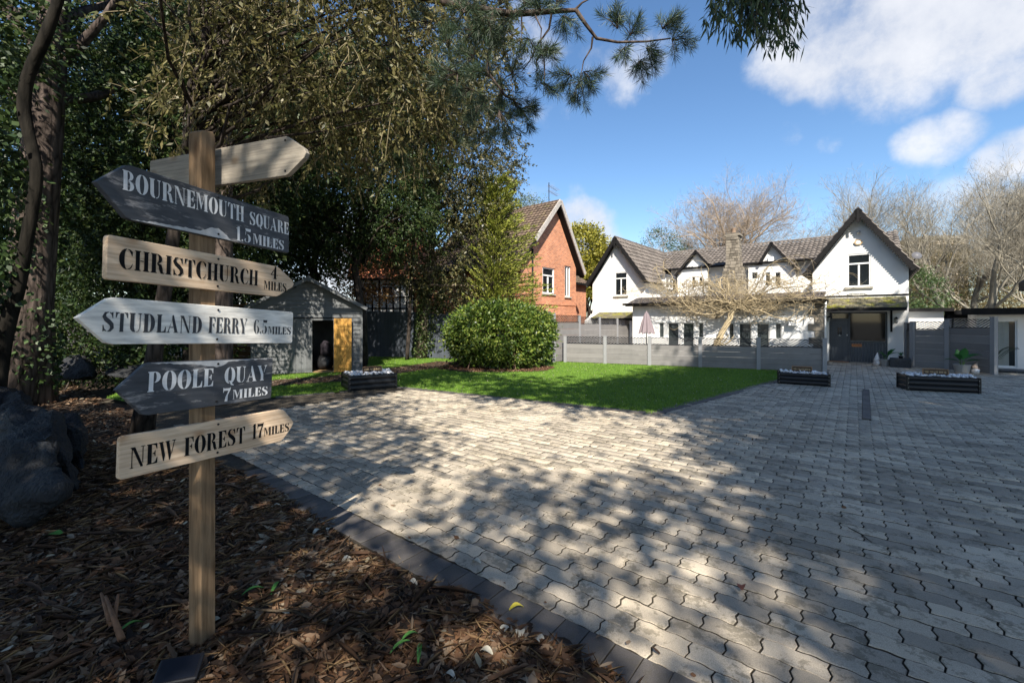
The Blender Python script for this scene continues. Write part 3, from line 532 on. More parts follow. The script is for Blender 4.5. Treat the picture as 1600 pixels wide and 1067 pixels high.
# ------------------------------------------------------------------ the fingerpost
m_post = wood('post_wood', (.15,.092,.048), (.26,.17,.095), .75, 1.0, 'z')
m_pine = wood('bare_board_wood', (.57,.40,.26), (.73,.56,.39), .7)
m_white = wood('whitewashed_wood', (.5,.47,.42), (.7,.67,.60), .65, 1.0, 'x', wear=((.72,.69,.63), .66, .95))
m_grey = wood('weathered_back_wood', (.24,.21,.17), (.34,.30,.24), .75)
m_slate = wood('slate_painted_wood', (.34,.28,.22), (.45,.38,.31), .6, 1.0, 'x', wear=((.06,.064,.072), .55, .72))
m_black = M('black_paint', (.010,.010,.011), .9, .2, 20, .1, spec=.1); m_wpaint = M('white_stencil_paint', (.72,.72,.72), .7, .12, 30, .2); m_gpaint = M('grey_stencil_paint', (.06,.063,.07), .9, .25, 20, .1, spec=.1)
m_screw = M('screw_metal', (.03,.028,.026), .5, .2, 10, 0, .6); m_worn = M('worn_primer', (.5,.5,.5), .8, .15, 20, .2)
fp = thing('signpost', 'wooden fingerpost with five lettered direction boards standing in the bark mulch', 'signpost', (-1.53, 2.17, 0), math.atan2(.969,.248))
W_ = .078; cn = Vector((-1.515, 2.12)); fd = Vector((.248,.969)).normalized(); fn = Vector((.969,-.248)).normalized()
pc = cn+fd*W_/2-fn*W_/2; fp.location = (pc.x, pc.y, 0)
MB().prism([(-W_/2,-.15),(W_/2,-.15),(W_/2,2.52),(W_/2-.012,2.545),(-W_/2+.01,2.53),(-W_/2,2.52)], -W_/2, W_/2).build('post', m_post, fp, bevel=.004)
Q = cn+fd*W_/2+fn*.019
def rounded(x0, x1, z0, z1, r, cor): 
    pts = []
    for (cx, cz, a0, k) in ((x0+r, z0+r, 180, 'bl'), (x1-r, z0+r, 270, 'br'), (x1-r, z1-r, 0, 'tr'), (x0+r, z1-r, 90, 'tl')):
        if k in cor: pts += [(cx+r*math.cos(R(a0+i*30)), cz+r*math.sin(R(a0+i*30))) for i in range(4)]
    return pts
def sign_board(pxl, pxr, ratio, ptop, hz, roll, tip, tip_px, m, label, items, paint, worn=None, piv=None, d=None, screw_px=341):
    q = piv or Q
    if d is None:
        rl, rr = (pxl-800)/680, (pxr-800)/680; dv = Vector((rr*ratio-rl, ratio-1)).normalized()
    else: dv = Vector(d).normalized()
    U = lambda px: ((px-800)/680*q.y-q.x)/(dv.x-(px-800)/680*dv.y)
    Yat = lambda px: q.y+dv.y*U(px)
    zat = lambda px, py: 1.6+(500-py)*Yat(px)/680
    ul, ur = U(pxl), U(pxr); zt = zat(pxl, ptop); s = math.sin(R(roll)); z0 = zt-s*ul; # height of the top edge at the pivot
    if tip == 'left': poly = [(U(tip_px), -hz*.47), (ul-.012, -hz+.006), (ul+.01,-hz)]+rounded(ul, ur, -hz, 0, .014, ('br','tr'))+[(ul+.01,0),(ul-.012,-.006)]
    else: poly = rounded(ul, ur, -hz, 0, .014, ('bl',))+[(ur-.02,-hz),(ur,-hz+.008),(U(tip_px)-.012,-hz*.62),(U(tip_px),-hz*.5),(U(tip_px)-.012,-hz*.38),(ur,-.008),(ur-.02,0)]+rounded(ul, ur, -hz, 0, .014, ('tl',))
    o = MB().prism(poly, 0, .026).build('sign_board', m, fp, bevel=.003)
    rz = math.atan2(dv.y, dv.x)-fp.rotation_euler.z; inv = Matrix.Rotation(-fp.rotation_euler.z, 3, 'Z'); lp = inv @ Vector((q.x-pc.x, q.y-pc.y, z0))
    o.location = lp; o.rotation_euler = (0, -R(roll), rz); o['label'] = label
    it = []
    for txt, x0, yb, x1, cap in items:
        zb = zat(x0, yb)-z0-s*U(x0); it.append((txt, U(x0), U(x1), zb, cap*(Yat(x0)+.03)/680))
    for q_ in it: lettering([q_], paint, 'lettering', o)
    us = U(screw_px)
    for zz in (-.02, -hz+.022):
        sc = MB(); sc.lathe([(.0055,0),(.0055,.002),(.002,.0025)], 10); k = sc.build('screw', m_screw, o); k.location = (us, -.001, zz); k.rotation_euler = (R(90),0,0)
    if worn:
        gg = random.Random(5); side, pts = worn; up = []; n = 40
        for i in range(n+1):
            u = U(pts[0][0])+(U(pts[-1][0])-U(pts[0][0]))*i/n
            hh = np.interp(u, [U(p[0]) for p in pts], [p[1] for p in pts])+gg.gauss(0,.0016); up.append((u, hh))
        if side == 'bottom': pol = [(up[0][0], -hz+.003)]+[(up[-1][0], -hz+.003)]+[(u, -hz+max(.004,h_)) for u, h_ in up[::-1]]
        else: pol = [(u, -max(.004,h_)) for u, h_ in up]+[(up[-1][0], -.003),(up[0][0], -.003)]
        me = bpy.data.meshes.new('worn_edge'); me.from_pydata([(x,-.0007,z) for x,z in pol], [], [tuple(range(len(pol)))]); link('worn_edge', me, m_worn, o)
    return o
sign_board(202, 451.5, 1.5, 257.3, .225, 0, 'left', 150, m_slate, 'dark slate painted board reading Bournemouth Square 1.5 miles',
  [('BOURNEMOUTH',190.5,295.5,381.1,31),('SQUARE',389.5,350.3,451,20.5),('1.5',369,375,392.3,22),('MILES',394.6,380.3,443.5,16)], m_wpaint,
  ('bottom', [(205,.004),(240,.012),(290,.018),(315,.020),(328,.043),(338,.05),(346,.045),(354,.022),(361,.006),(364,.004)]))
sign_board(168, 437, 1.5, 365.5, .178, -1.5, 'right', 459.8, m_pine, 'bare wood board reading Christchurch 4 miles in black',
  [('CHRISTCHURCH',186.6,419,403.6,32),('4',423.3,434.8,434.5,20),('MILES',412.6,451.5,448,13.5)], m_black)
sign_board(175, 458.6, 1.52, 463.9, .189, -2.6, 'left', 122, m_white, 'whitewashed board reading Studland Ferry 6.5 miles in grey',
  [('STUDLAND',160.6,517.5,317.4,31),('FERRY',326.9,519.7,386.9,25),('6.5',397,520.6,418.7,21.7),('MILES',419.7,521.5,455.4,12)], m_gpaint)
sign_board(232, 426.7, 1.31, 565.9, .229, -2.7, 'left', 184, m_slate, 'dark slate painted board reading Poole Quay 7 miles',
  [('POOLE',231.6,612,334.9,31),('QUAY',351.8,598.9,417.8,25),('7',350.2,626.6,363,21),('MILES',365.5,622.7,420.3,14)], m_wpaint,
  ('top', [(236,.006),(270,.010),(300,.016),(325,.028),(340,.034),(350,.03),(356,.012),(380,.006),(426,.004)]))
sign_board(187, 444, 1.37, 682.2, .182, -1.5, 'right', 459.5, m_pine, 'bare wood board reading New Forest 17 miles in black',
  [('NEW',203.6,731.6,275.3,32),('FOREST',288.7,712,383.7,28),('17',394.8,685.6,412.4,23),('MILES',412.6,680.8,452.2,12.7)], m_black)
bb = sign_board(234, 451, 1, 251, .19, 0, 'right', 478, m_grey, 'blank grey board at the top pointing the other way', [], None, None, Vector((-1.50, 2.245)), (.943,-.332), 446)
# spotlight lying at the post's foot
sp = thing('garden_spotlight', 'small black garden spotlight lying at the foot of the signpost', 'spotlight', (-1.415, 1.93, .03), R(18))
MB().box(-.075,.075,-.055,.055,.0,.02).build('lamp_back', M('black_plastic', (.010,.010,.012), .5, .2, 10, .1), sp, bevel=.006)
MB().box(-.082,.082,-.062,.062,.02,.034).build('lamp_hood', MATS['black_plastic'], sp, bevel=.007)
MB().box(-.068,.068,-.05,.05,.034,.0355).build('solar_panel', M('navy_panel', (.006,.008,.014), .5, .2, 10, 0, spec=.3), sp)
MB().bar((0,.02,.0),(0,.03,-.09),.015,.015).build('ground_spike', MATS['black_plastic'], sp)
sp.rotation_euler = (R(14), R(4), R(22)); sp.location = (-1.455, 1.90, .055)

# ------------------------------------------------------------------ boulders
m_rock = M('slate_rock', (.020,.021,.023), .75, .6, 5, .9, spec=.3); [setattr(n_.inputs['Distance'], 'default_value', .06) for n_ in m_rock.node_tree.nodes if n_.type == 'BUMP']
def boulder(label, pts, loc, seed, group='boulders'):
    import bmesh
    bm = bmesh.new(); [bm.verts.new(p) for p in pts]; bmesh.ops.convex_hull(bm, input=bm.verts)
    bmesh.ops.delete(bm, geom=[v for v in bm.verts if not v.link_faces], context='VERTS')
    bmesh.ops.subdivide_edges(bm, edges=bm.edges, cuts=9, use_grid_fill=True); gg = random.Random(seed)
    from mathutils import noise
    for v in bm.verts:
        k = noise.noise(v.co*2.0+Vector((seed,0,0)))*.14-abs(noise.noise(v.co*4+Vector((0,seed,0))))*.10+noise.noise(v.co*11)*.03+noise.noise(v.co*27)*.012; v.co += v.normal*k
    me = bpy.data.meshes.new('boulder'); bm.to_mesh(me); bm.free(); o = link('boulder', me, m_rock, smooth=True); o.location = loc; tag(o, label, 'rock', group); return o
def bpt(px, py, Y): return ((px-800)*Y/680, Y, 1.6+(500-py)*Y/680)
boulder('large dark blue-grey boulder with flat front face left of the signpost', [bpt(-60,700,3.6),bpt(95,680,3.55),bpt(92,770,3.3),bpt(40,812,3.3),bpt(-60,800,3.2),bpt(-60,690,4.3),bpt(80,672,4.2),bpt(60,780,4)], (0,0,0), 1)
boulder('long sloping dark slab behind the large boulder', [bpt(10,640,4.6),bpt(78,634,4.6),bpt(132,752,4.3),bpt(118,765,4.1),bpt(88,690,4.0),bpt(10,690,4.1),bpt(-40,660,5.2),bpt(60,640,5.2),bpt(-30,760,4.4)], (0,0,0), 2)
boulder('upright dark slate rock leaning beside the sloping slab', [bpt(95,650,4.9),bpt(119,648,4.9),bpt(130,735,4.7),bpt(125,755,4.7),bpt(98,740,4.8),bpt(95,655,5.3),bpt(125,670,5.3),bpt(118,740,5.2)], (0,0,0), 3)
boulder('low dark rock at the foot of the big pine trunk', [bpt(-30,615,5.8),bpt(35,610,5.8),bpt(60,640,5.6),bpt(-30,650,5.4),bpt(0,605,6.3),bpt(40,620,6.4),bpt(50,650,6.0)], (0,0,0), 4)
boulder('dark angular rock beyond the mulch under the trees', [bpt(100,555,9.5),bpt(125,548,9.5),bpt(150,590,9.3),bpt(70,594,9.2),bpt(75,570,9.6),bpt(140,560,10.2),bpt(150,585,10)], (0,0,0), 5)
boulder('pale flat stone lying at the back of the mulch bed', [bpt(165,578,9.6),bpt(215,574,9.6),bpt(222,584,9.4),bpt(190,590,9.2),bpt(160,584,9.3),bpt(180,574,10.2),bpt(215,574,10.2)], (0,0,0), 6)
# individual leaves and the twig
def big_leaf(name, px, py, L, W, m, label, grp, rz, z=.0):
    x, y = ground(px, py); n = 6; v, f = [], []
    for i in range(n+1):
        t = i/n; w = W*math.sin(math.pi*min(1,t*.93+.04))**.7*.5; zz = .02*math.sin(t*3)+.003
        v += [(t*L-L/2, -w, zz+.012*abs(w/W)), (t*L-L/2, 0, zz-.003), (t*L-L/2, w, zz+.010*abs(w/W))]
    for i in range(n):
        for j in range(2): a = i*3+j; f.append((a, a+3, a+4, a+1))
    me = bpy.data.meshes.new(name); me.from_pydata(v, [], f); o = link(name, me, m, smooth=True); o.location = (x, y, z+float(height(np.array(x), np.array(y))) if bed(np.array([[x,y]]))[0] else .004); o.rotation_euler = (R(g.normal()*8), R(g.normal()*8), R(rz)); return tag(o, label, 'leaf', grp)
m_cream = M('cream_leaf', (.5,.46,.36), .7, .15, 30, .2); m_yel = M('yellow_leaf', (.5,.42,.05), .6, .2, 30, .2); m_rl = M('russet_leaf', (.16,.06,.04), .7, .3, 30, .2); m_gl = M('green_leaf', (.08,.22,.04), .5, .3, 30, .2)
big_leaf('fallen_leaf', 807, 952, .085, .04, m_yel, 'yellow leaf lying on the charcoal edging blocks', 'single fallen leaves', 20)
big_leaf('fallen_leaf', 1160, 920, .07, .05, m_rl, 'russet curled leaf lying alone on the grey paving', 'single fallen leaves', 60)
big_leaf('fallen_leaf', 84, 842, .13, .07, m_gl, 'green lobed leaf on the mulch below the boulders', 'single fallen leaves', 0, .03)
for i, (px, py) in enumerate(((790,983),(813,988),(842,1001))): big_leaf('fallen_leaf', px, py, .065, .05, m_cream, 'cream fallen leaf where the mulch meets the charcoal edging', 'cream leaves at the edging', 40+50*i, .02)
for i, (px, py) in enumerate(((645,905),(495,832),(745,880),(515,825),(760,1024),(702,1060),(542,877),(432,795),(560,890))): big_leaf('fallen_leaf', px, py, .06+.02*g.random(), .035, m_cream, 'cream fallen leaf lying on the bark mulch', 'cream leaves on the mulch', g.random()*360, .03)
for i, (px, py) in enumerate(((640,1000),(625,1015),(395,935),(430,930),(205,990),(655,1022))): big_leaf('fallen_leaf', px, py, .11, .022, m_gl, 'long green leaf lying on the bark mulch', 'green leaves on the mulch', g.random()*360, .04)
tw = MB(); x0, y0 = ground(1325,825); x1, y1 = ground(1362,848); tw.tube([(x0,y0,.01),((x0+x1)/2+.01,(y0+y1)/2,.014),(x1,y1,.008)], [.003,.004,.0025], 5); tag(tw.build('twig', bark_mat('twig_bark', (.06,.045,.03)), smooth=True), 'thin dark twig lying on the shaded grey paving', 'twig')
tw = MB(); pts = []
for i in range(10): px, py = 380+i*26, 962+[0,8,10,6,14,22,30,40,58,70][i]; x0, y0 = ground(px, py); pts.append((x0, y0, .05+.015*math.sin(i)))
tw.tube(pts, [.006]*9+[.003], 6); tag(tw.build('fallen_branch', bark_mat('twig_bark', (.06,.045,.03)), smooth=True), 'long thin fallen branch lying across the bark mulch', 'branch')
st = MB(); 
for a, b in (((190,1010),(165,965)),((175,990),(158,960)),((176,988),(185,962))): x0, y0 = ground(*a); x1, y1 = ground(*b); st.tube([(x0,y0,.04),(x1,y1,.12)], [.016,.006], 7)
tag(st.build('bark_piece', M('orange_bark', (.2,.1,.05), .8, .3, 20, .4), smooth=True), 'orange forked piece of bark standing up from the mulch', 'bark')

# ------------------------------------------------------------------ buildings
m_wall = M('white_render', (.77,.76,.735), .9, .06, 1.3, .25); m_trim = M('white_trim', (.82,.82,.80), .5, .03, 4, 0); m_dark = M('black_painted_timber', (.012,.0115,.012), .7, .3, 12, .3, spec=.15)
m_anth = M('anthracite_paint', (.055,.065,.08), .45, .12, 6, .05); m_glass = glass_mat(); m_sill = M('stone_sill', (.34,.32,.27), .9, .2, 12, .3)
m_paneg = glass_mat('grey_glass', (.05,.06,.062), .9); m_tile = mossy_roof_mat('grey_brown_tile', (.115,.098,.084), (.22,.2,.15), .62, .9); m_porch = mossy_roof_mat('porch_tile', (.13,.115,.07), (.22,.21,.02), .50, .60); m_redtile = mossy_roof_mat('brown_clay_tile', (.10,.07,.05), (.16,.14,.05), .55, .7)
m_stone = M('rubble_stone', (.19,.165,.13), .95, .35, 7, .8, island=.6); m_lead = M('lead_flashing', (.12,.12,.13), .5, .2, 8, .2)
def roof_tiles(name, o, u, up, nu, nv, m, parent, wave=.036, step=.048, kind='stuff'):
    """pantiled slope: o lower left, u along the eave, up up the slope; every course steps over the one below."""
    o, u, up = Vector(o), Vector(u), Vector(up); nrm = u.cross(up).normalized(); v, f = [], []
    if nrm.z < 0: nrm = -nrm
    for r in range(nv):
        for c in range(nu):
            b = len(v); prof = [(0,.0),(.25,wave),(.55,wave*1.1),(.8,0),(1,0)]; j = (c*7+r*13) % 5*.0012
            for tt, hh in ((r/nv-.15/nv, step), ((r+1)/nv, .002)):
                for a, w in prof: v.append(o+u*((c+a*.985)/nu)+up*tt+nrm*(w+hh+j))
            for i in range(4): f.append((b+i, b+i+1, b+5+i+1, b+5+i))
            b2 = len(v)
            for a, w in prof: v.append(o+u*((c+a*.985)/nu)+up*(r/nv-.15/nv)+nrm*(w+step-.018+j))
            for i in range(4): f.append((b2+i, b2+i+1, b+i+1, b+i))
    k = MB(); k.v = [tuple(p) for p in v]; k.f = f; return k.build(name, m, parent, kind=kind)
def barge(parent, xc, za, xl, zl, xr, zr, y, w=.16, th=.05, scal=.09, m=None):
    """two bargeboards meeting at the apex with a scalloped lower edge, plus a finial"""
    for (x, z) in ((xl, zl), (xr, zr)):
        d = Vector((x-xc, 0, z-za)); L = d.length; d.normalize(); nn = Vector((-d.z, 0, d.x)); nn = -nn if nn.z > 0 else nn
        top = [Vector((xc,y,za))+d*0, Vector((xc,y,za))+d*L]; k = int(L/scal); low = []
        for i in range(k*4+1):
            t = i/(k*4)*L; ph = (i % 4)/4*math.pi; low.append(Vector((xc,y,za))+d*t+nn*(w*.62+w*.38*abs(math.sin(ph*1.0+ (0 if i % 4 else 0)))))
        poly = [(p.x, p.z) for p in top[::-1]]+[(p.x, p.z) for p in low]; sgn = sum(poly[i-1][0]*poly[i][1]-poly[i][0]*poly[i-1][1] for i in range(len(poly)))
        MB().prism(poly if sgn > 0 else poly[::-1], y-th/2, y+th/2).build('bargeboard', m or m_dark, parent)
def window(parent, x0, x1, z0, z1, y, mull=1, trans=.0, fr=.035, sill=True, name='window', m=None, gm=None, depth=.07, arch=0):
    """frame, mullions and a pane set back in the wall opening; y is the wall face"""
    f = MB(); yy0, yy1 = y+depth*.3, y+depth*.9
    f.box(x0,x0+fr,yy0,yy1,z0,z1).box(x1-fr,x1,yy0,yy1,z0,z1).box(x0+fr,x1-fr,yy0,yy1,z0,z0+fr).box(x0+fr,x1-fr,yy0,yy1,z1-fr,z1)
    for i in range(mull): xm = x0+(x1-x0)*(i+1)/(mull+1); f.box(xm-fr*.5,xm+fr*.5,yy0+.002,yy1-.002,z0+fr,z1-fr-trans*(z1-z0) if trans else z1-fr)
    if trans: zt = z1-(z1-z0)*trans; f.box(x0+fr,x1-fr,yy0+.001,yy1-.001,zt-fr*.5,zt+fr*.5)
    w = f.build(name, m or m_trim, parent)
    MB().box(x0+.01,x1-.01,yy1-.012,yy1-.004,z0+.01,z1-.01).build('pane', gm or m_glass, w)
    if sill: MB().box(x0-.07,x1+.07,y-.07,y+depth*.5,z0-.07,z0-.003).build('sill', m_sill, w)
    return w
# ---- the white house
HA = math.atan2(-.636, .772); HF = Frame(11.43, 16.0, HA)
hs = thing('white_house', 'white rendered gabled house with black bargeboards, stone chimney and grey tiled roofs', 'house', (11.43, 16.0, 0), HA)
ZE = 2.30      # eave of the single-storey front
body = MB().box(-7.38,0,0,5.2,-.05,ZE).build('ground_floor_wall', m_wall, hs)
cuts = []; wins = []
for pa, pb, pyb, door in ((1029,1037.5,527,0),(1042.5,1061,0,1),(1066,1085,0,1),(1090.5,1099.5,527,0),(1138,1147,529,0),(1153.5,1175,0,1),(1181,1203,0,1),(1210.5,1221.5,529,0)):
    xa, xb = HF.x(pa,0), HF.x(pb,0); z1 = 1.50; z0 = .08 if door else HF.at((pa+pb)/2, pyb, 0)[1]-.02
    wins.append((xa, xb, z0, z1, door)); cuts.append((xa, xb, -.1, .12, z0, z1))
carve(body, cuts)
for xa, xb, z0, z1, door in wins:
    w = window(hs, xa, xb, z0, z1, .0, 0, 0, .045 if door else .035, not door and False, 'glazed_door' if door else 'side_window', gm=m_paneg, depth=.1)
    if door: MB().box(xa+.012,xa+.03,-.0,.028,.66,.78).build('handle', M('steel', (.5,.5,.5), .3, .1, 5, 0, 1), w)
for pa, pb in ((1026,1101.5),(1135,1224)):    # white plastic surround standing proud
    xa, xb = HF.x(pa,0), HF.x(pb,0); MB().box(xa,xb,-.025,-.001,1.502,1.58).build('door_head', m_trim, hs)
# flat front roof: fascia, gutter, brackets, low slope of slates
MB().box(-7.6,.12,-.30,5.2,ZE+.002,ZE+.08).build('front_roof_deck', m_lead, hs)
MB().box(-7.6,.12,-.33,-.302,ZE-.05,ZE+.10).build('fascia', m_dark, hs)
gt = MB(); gt.tube([(-7.7,-.39,ZE+.05),(.2,-.39,ZE+.03)], .05, 8); gt.build('gutter', m_dark, hs, smooth=True)
roof_tiles('front_slates', (-7.5,-.28,ZE+.10), (7.55,0,0), (0,1.15,.30), 44, 5, mossy_roof_mat('dark_slate', (.06,.05,.05), (.12,.1,.06), .55, .75), hs, .004, .012)
# quoins
g2 = random.Random(4); z = -.03; i = 0
while z < 2.22:
    hgt = .255+g2.uniform(-.02,.02); wd = (.43 if i % 2 else .27)+g2.uniform(-.03,.03); MB().box(-wd, .025, -.03-g2.random()*.015, .26 if i % 2 else .34, z, min(z+hgt-.012, 2.27)).build('quoin_stone', m_stone, hs, bevel=.012); z += hgt; i += 1
MB().tube([(.09,-.10,2.3),(.09,-.10,2.15),(.07,-.05,2.0),(.07,-.05,0)], .032, 8).build('downpipe', m_trim, hs, smooth=True)
xa, za = HF.at(1233,508,0); xb, zb = HF.at(1245,500,0); MB().box(xa,xb,-.2,-.001,za,zb).build('flue_box', m_trim, hs)
# gables: xc, half left, half right, apex z, eave z, front y, back y
def gable_block(name, xl, xr, xc, za, ze, y0, y1, windows=()):
    zl = ze; top = za-.13
    sl = (top-ze)/(xr-xc) ; w = MB().prism([(xl,-.05),(xr,-.05),(xr,ze),(xc,top),(xl,top-sl*(xc-xl))], y0, y1).build(name, m_wall, hs); return w
RX0, RX1, RXC = -.44, 2.41, .99; GY = 1.49; LX0, LX1, LXC = -10.34, -7.40, -8.87
rg = gable_block('right_gable_wall', RX0, RX1, RXC, 5.72, 3.55, GY, 8.3); lg = gable_block('left_gable_wall', LX0, LX1, LXC, 5.86, 3.62, GY, 8.3)
# openings of the right gable
xa, z1 = HF.at(1324,397,GY); xb, z0 = HF.at(1361,447,GY); xb2 = HF.x(1361,GY); xa2 = HF.x(1323.5,GY)
px0, px1 = HF.x(1295.5,GY), HF.x(1387,GY); pz1 = HF.at(1340,487,GY)[1]
carve(rg, [(xa2,xb2,GY-.2,GY+.12,z0,z1), (px0,px1,GY-.2,GY+.2,-.02,pz1)])
window(hs, xa2, xb2, z0, z1, GY, 1, .3, .055)
wl0, wl1 = HF.x(960.5,GY), HF.x(980,GY); z1 = HF.at(970,424.5,GY)[1]; z0 = HF.at(970,461.5,GY)[1]
carve(lg, [(wl0,wl1,GY-.2,GY+.12,z0,z1)]); window(hs, wl0, wl1, z0, z1, GY, 1, .27, .05)
def gable_roof(xc, za, xl, xr, ze, y0, y1, nu, nv, m=m_tile, par=hs, thick=.07):
    for x in (xl, xr):
        s = 1 if x > xc else -1; sl = Vector((xc-x, 0, za-ze)); nn = Vector((-sl.z*-s, 0, abs(sl.x))).normalized()
        if s > 0: nn = Vector((sl.z, 0, -sl.x)).normalized()
        else: nn = Vector((-sl.z, 0, sl.x)).normalized()
        if nn.z < 0: nn = -nn
        a, b = Vector((x,0,ze)), Vector((xc,0,za)); pl = [(a.x,a.z),(b.x,b.z),(b.x-nn.x*thick,b.z-nn.z*thick-.02),(a.x-nn.x*thick,a.z-nn.z*thick)]
        ar = sum(pl[i-1][0]*pl[i][1]-pl[i][0]*pl[i-1][1] for i in range(4)); MB().prism(pl if ar > 0 else pl[::-1], y0, y1).build('roof_deck', m_dark, par)
        roof_tiles('roof_tiles', a+Vector((0,y0,0)), (0,y1-y0,0), b-a, nu, nv, m, par)
    MB().tube([(xc,y0-.01,za+.03),(xc,y1,za+.03)], .055, 6).build('ridge_tiles', m, par)
gable_roof(RXC, 5.76, -.72, 2.62, 3.42, GY-.32, 8.3, 24, 10); gable_roof(LXC, 5.90, -10.62, -7.12, 3.50, GY-.32, 8.3, 24, 10)
barge(hs, RXC, 5.80, -.72, 3.44, 2.62, 3.44, GY-.35, .20); barge(hs, LXC, 5.94, -10.62, 3.52, -7.12, 3.52, GY-.35, .20)
for xc, za in ((RXC,5.8),(LXC,5.94)): MB().box(xc-.045,xc+.045,GY-.40,GY-.38,za-.55,za-.02).build('finial', m_dark, hs)
# main range between and behind
MB().box(LX1+.003, RX0-.003, 5.2, 8.6, ZE+.01, 4.55).build('upper_wall', m_wall, hs)
MB().prism([(5.2,4.55),(11.4,4.55),(8.3,5.82)], LX0+.4, RX1-.1, 'x').build('main_roof_core', m_dark, hs)
roof_tiles('main_roof_tiles', (LX1-1.6,4.86,4.46), (RX1-.05-LX1+1.6,0,0), (0,3.44,1.44), 56, 9, m_tile, hs)
MB().tube([(LX1-2.2,8.3,5.93),(RX0+1.6,8.3,5.93)], .06, 6).build('ridge_tiles', m_tile, hs)
MB().box(LX1-.02,RX0,4.76,4.80,4.38,4.50).build('fascia', m_dark, hs); MB().tube([(LX1,4.70,4.43),(RX0,4.70,4.43)], .05, 8).build('gutter', m_dark, hs)
# dormers
for pxc, pyc, pl, pll, pr, prr, wn in ((1087,391,1053,431,1107,412,((1080.5,1086.5,432,448),(1092,1098,432,448))), (1205,378.5,1186,410,1247,421,((1195.5,1204,425,447),(1210.5,1220,425,447),(1174,1184.5,425,436)))):
    dy = 4.6; xc, za = HF.at(pxc,pyc,dy); xl, zl = HF.at(pl,pll,dy); xr, zr = HF.at(pr,prr,dy)
    w0 = min(xl+.12, HF.x(min(q[0] for q in wn)-6, dy)); w1 = xr-.12
    sL = (za-zl)/(xc-xl); sR = (za-zr)/(xr-xc)
    dw = MB().prism([(w0,2.4),(w1,2.4),(w1,zr+sR*.12-.1),(xc,za-.12),(max(xl+.12,w0),za-.12-sL*(xc-max(xl+.12,w0))),(max(xl+.12,w0)-.001,min(zl-.12,za-.12-sL*(xc-max(xl+.12,w0)))),(w0,min(zl-.12,za-.12-sL*(xc-max(xl+.12,w0))))], dy+.2, 5.4).build('dormer_wall', m_wall, hs)
    bx = [(HF.x(a,dy+.2),HF.x(b,dy+.2),HF.at(a,d,dy+.2)[1],HF.at(a,c,dy+.2)[1]) for a,b,c,d in wn]; carve(dw, [(a,b,dy,dy+.3,c,d) for a,b,c,d in bx])
    for a,b,c,d in bx: window(hs, a, b, c, d, dy+.2, 0, 0, .03, False)
    for (x, zz) in ((xl, zl), (xr, zr)):
        a, b = Vector((x,0,zz)), Vector((xc,0,za)); nn = Vector((-(b-a).z,0,(b-a).x)).normalized(); nn = -nn if nn.z < 0 else nn; q = [(a.x,a.z),(b.x,b.z),(b.x-nn.x*.06,b.z-nn.z*.06),(a.x-nn.x*.06,a.z-nn.z*.06)]; ar = sum(q[i-1][0]*q[i][1]-q[i][0]*q[i-1][1] for i in range(4))
        MB().prism(q if ar > 0 else q[::-1], dy, 7.6).build('dormer_roof', m_dark, hs); roof_tiles('dormer_tiles', a+Vector((0,dy,0)), (0,3,0), b-a, 12, 6, m_tile, hs)
    barge(hs, xc, za+.04, xl, zl+.03, xr, zr+.03, dy-.03, .13)
    xs, zs = HF.at(pxc, pyc+26, dy+.2); MB().box(xs-.12,xs+.12,dy+.12,dy+.198,zs-.1,zs+.1).build('alarm_box', m_trim, hs)
# side dormer window on the left gable's right-hand wall
sx = LX1
t_ = MB().box(sx-.6,sx+.34,3.3,4.5,3.3,3.95).build('side_dormer_wall', m_wall, hs); MB().box(sx-.7,sx+.46,3.15,4.62,3.953,4.02).build('side_dormer_roof', m_lead, hs)
for yy in (3.42, 3.95): MB().box(sx+.342,sx+.36,yy,yy+.42,3.4,3.88).build('window', m_glass, hs); MB().box(sx+.342,sx+.375,yy-.03,yy,3.36,3.92).build('window_frame', m_trim, hs)
# chimney of rubble stone: stepped stack, each course built of separate stones
ch = MB(); chx = HF.x(1143.5, 3.6); g3 = random.Random(8)
MB().box(chx-.40,chx+.40,3.68,4.3,2.4,4.25).build('chimney_breast', m_stone, hs); MB().box(chx-.25,chx+.25,3.72,4.22,4.25,5.72).build('chimney_stack', m_stone, hs)
z = 2.42
while z < 5.72:
    hw = .44 if z < 3.9 else (.44-(z-3.9)*.42 if z < 4.3 else .28); h_ = .11+g3.random()*.06; x = -hw
    while x < hw-.03:
        w_ = min(.12+g3.random()*.16, hw-x); p = g3.random()*.04; ch.box(chx+x,chx+x+w_-.012,3.64-p,3.70,z,z+h_-.012); x += w_
    y = 3.66
    while y < 4.25: w_ = .14+g3.random()*.14; ch.box(chx-hw-g3.random()*.03,chx-hw+.03,y,y+w_-.012,z,z+h_-.012); ch.box(chx+hw-.03,chx+hw+g3.random()*.03,y,y+w_-.012,z,z+h_-.012); y += w_
    z += h_
ch.build('chimney_stones', m_stone, hs, bevel=.008, kind='stuff')
MB().box(chx-.36,chx+.36,3.60,4.32,5.72,5.80).box(chx-.31,chx+.31,3.65,4.27,5.80,5.88).build('chimney_cap', m_stone, hs, bevel=.01)
MB().lathe([(.12,0),(.11,.05),(.09,.22),(.11,.25),(.08,.26)], 12, (chx,3.96,5.88)).build('chimney_pot', M('clay_pot', (.22,.15,.10), .9, .2), hs, smooth=True)
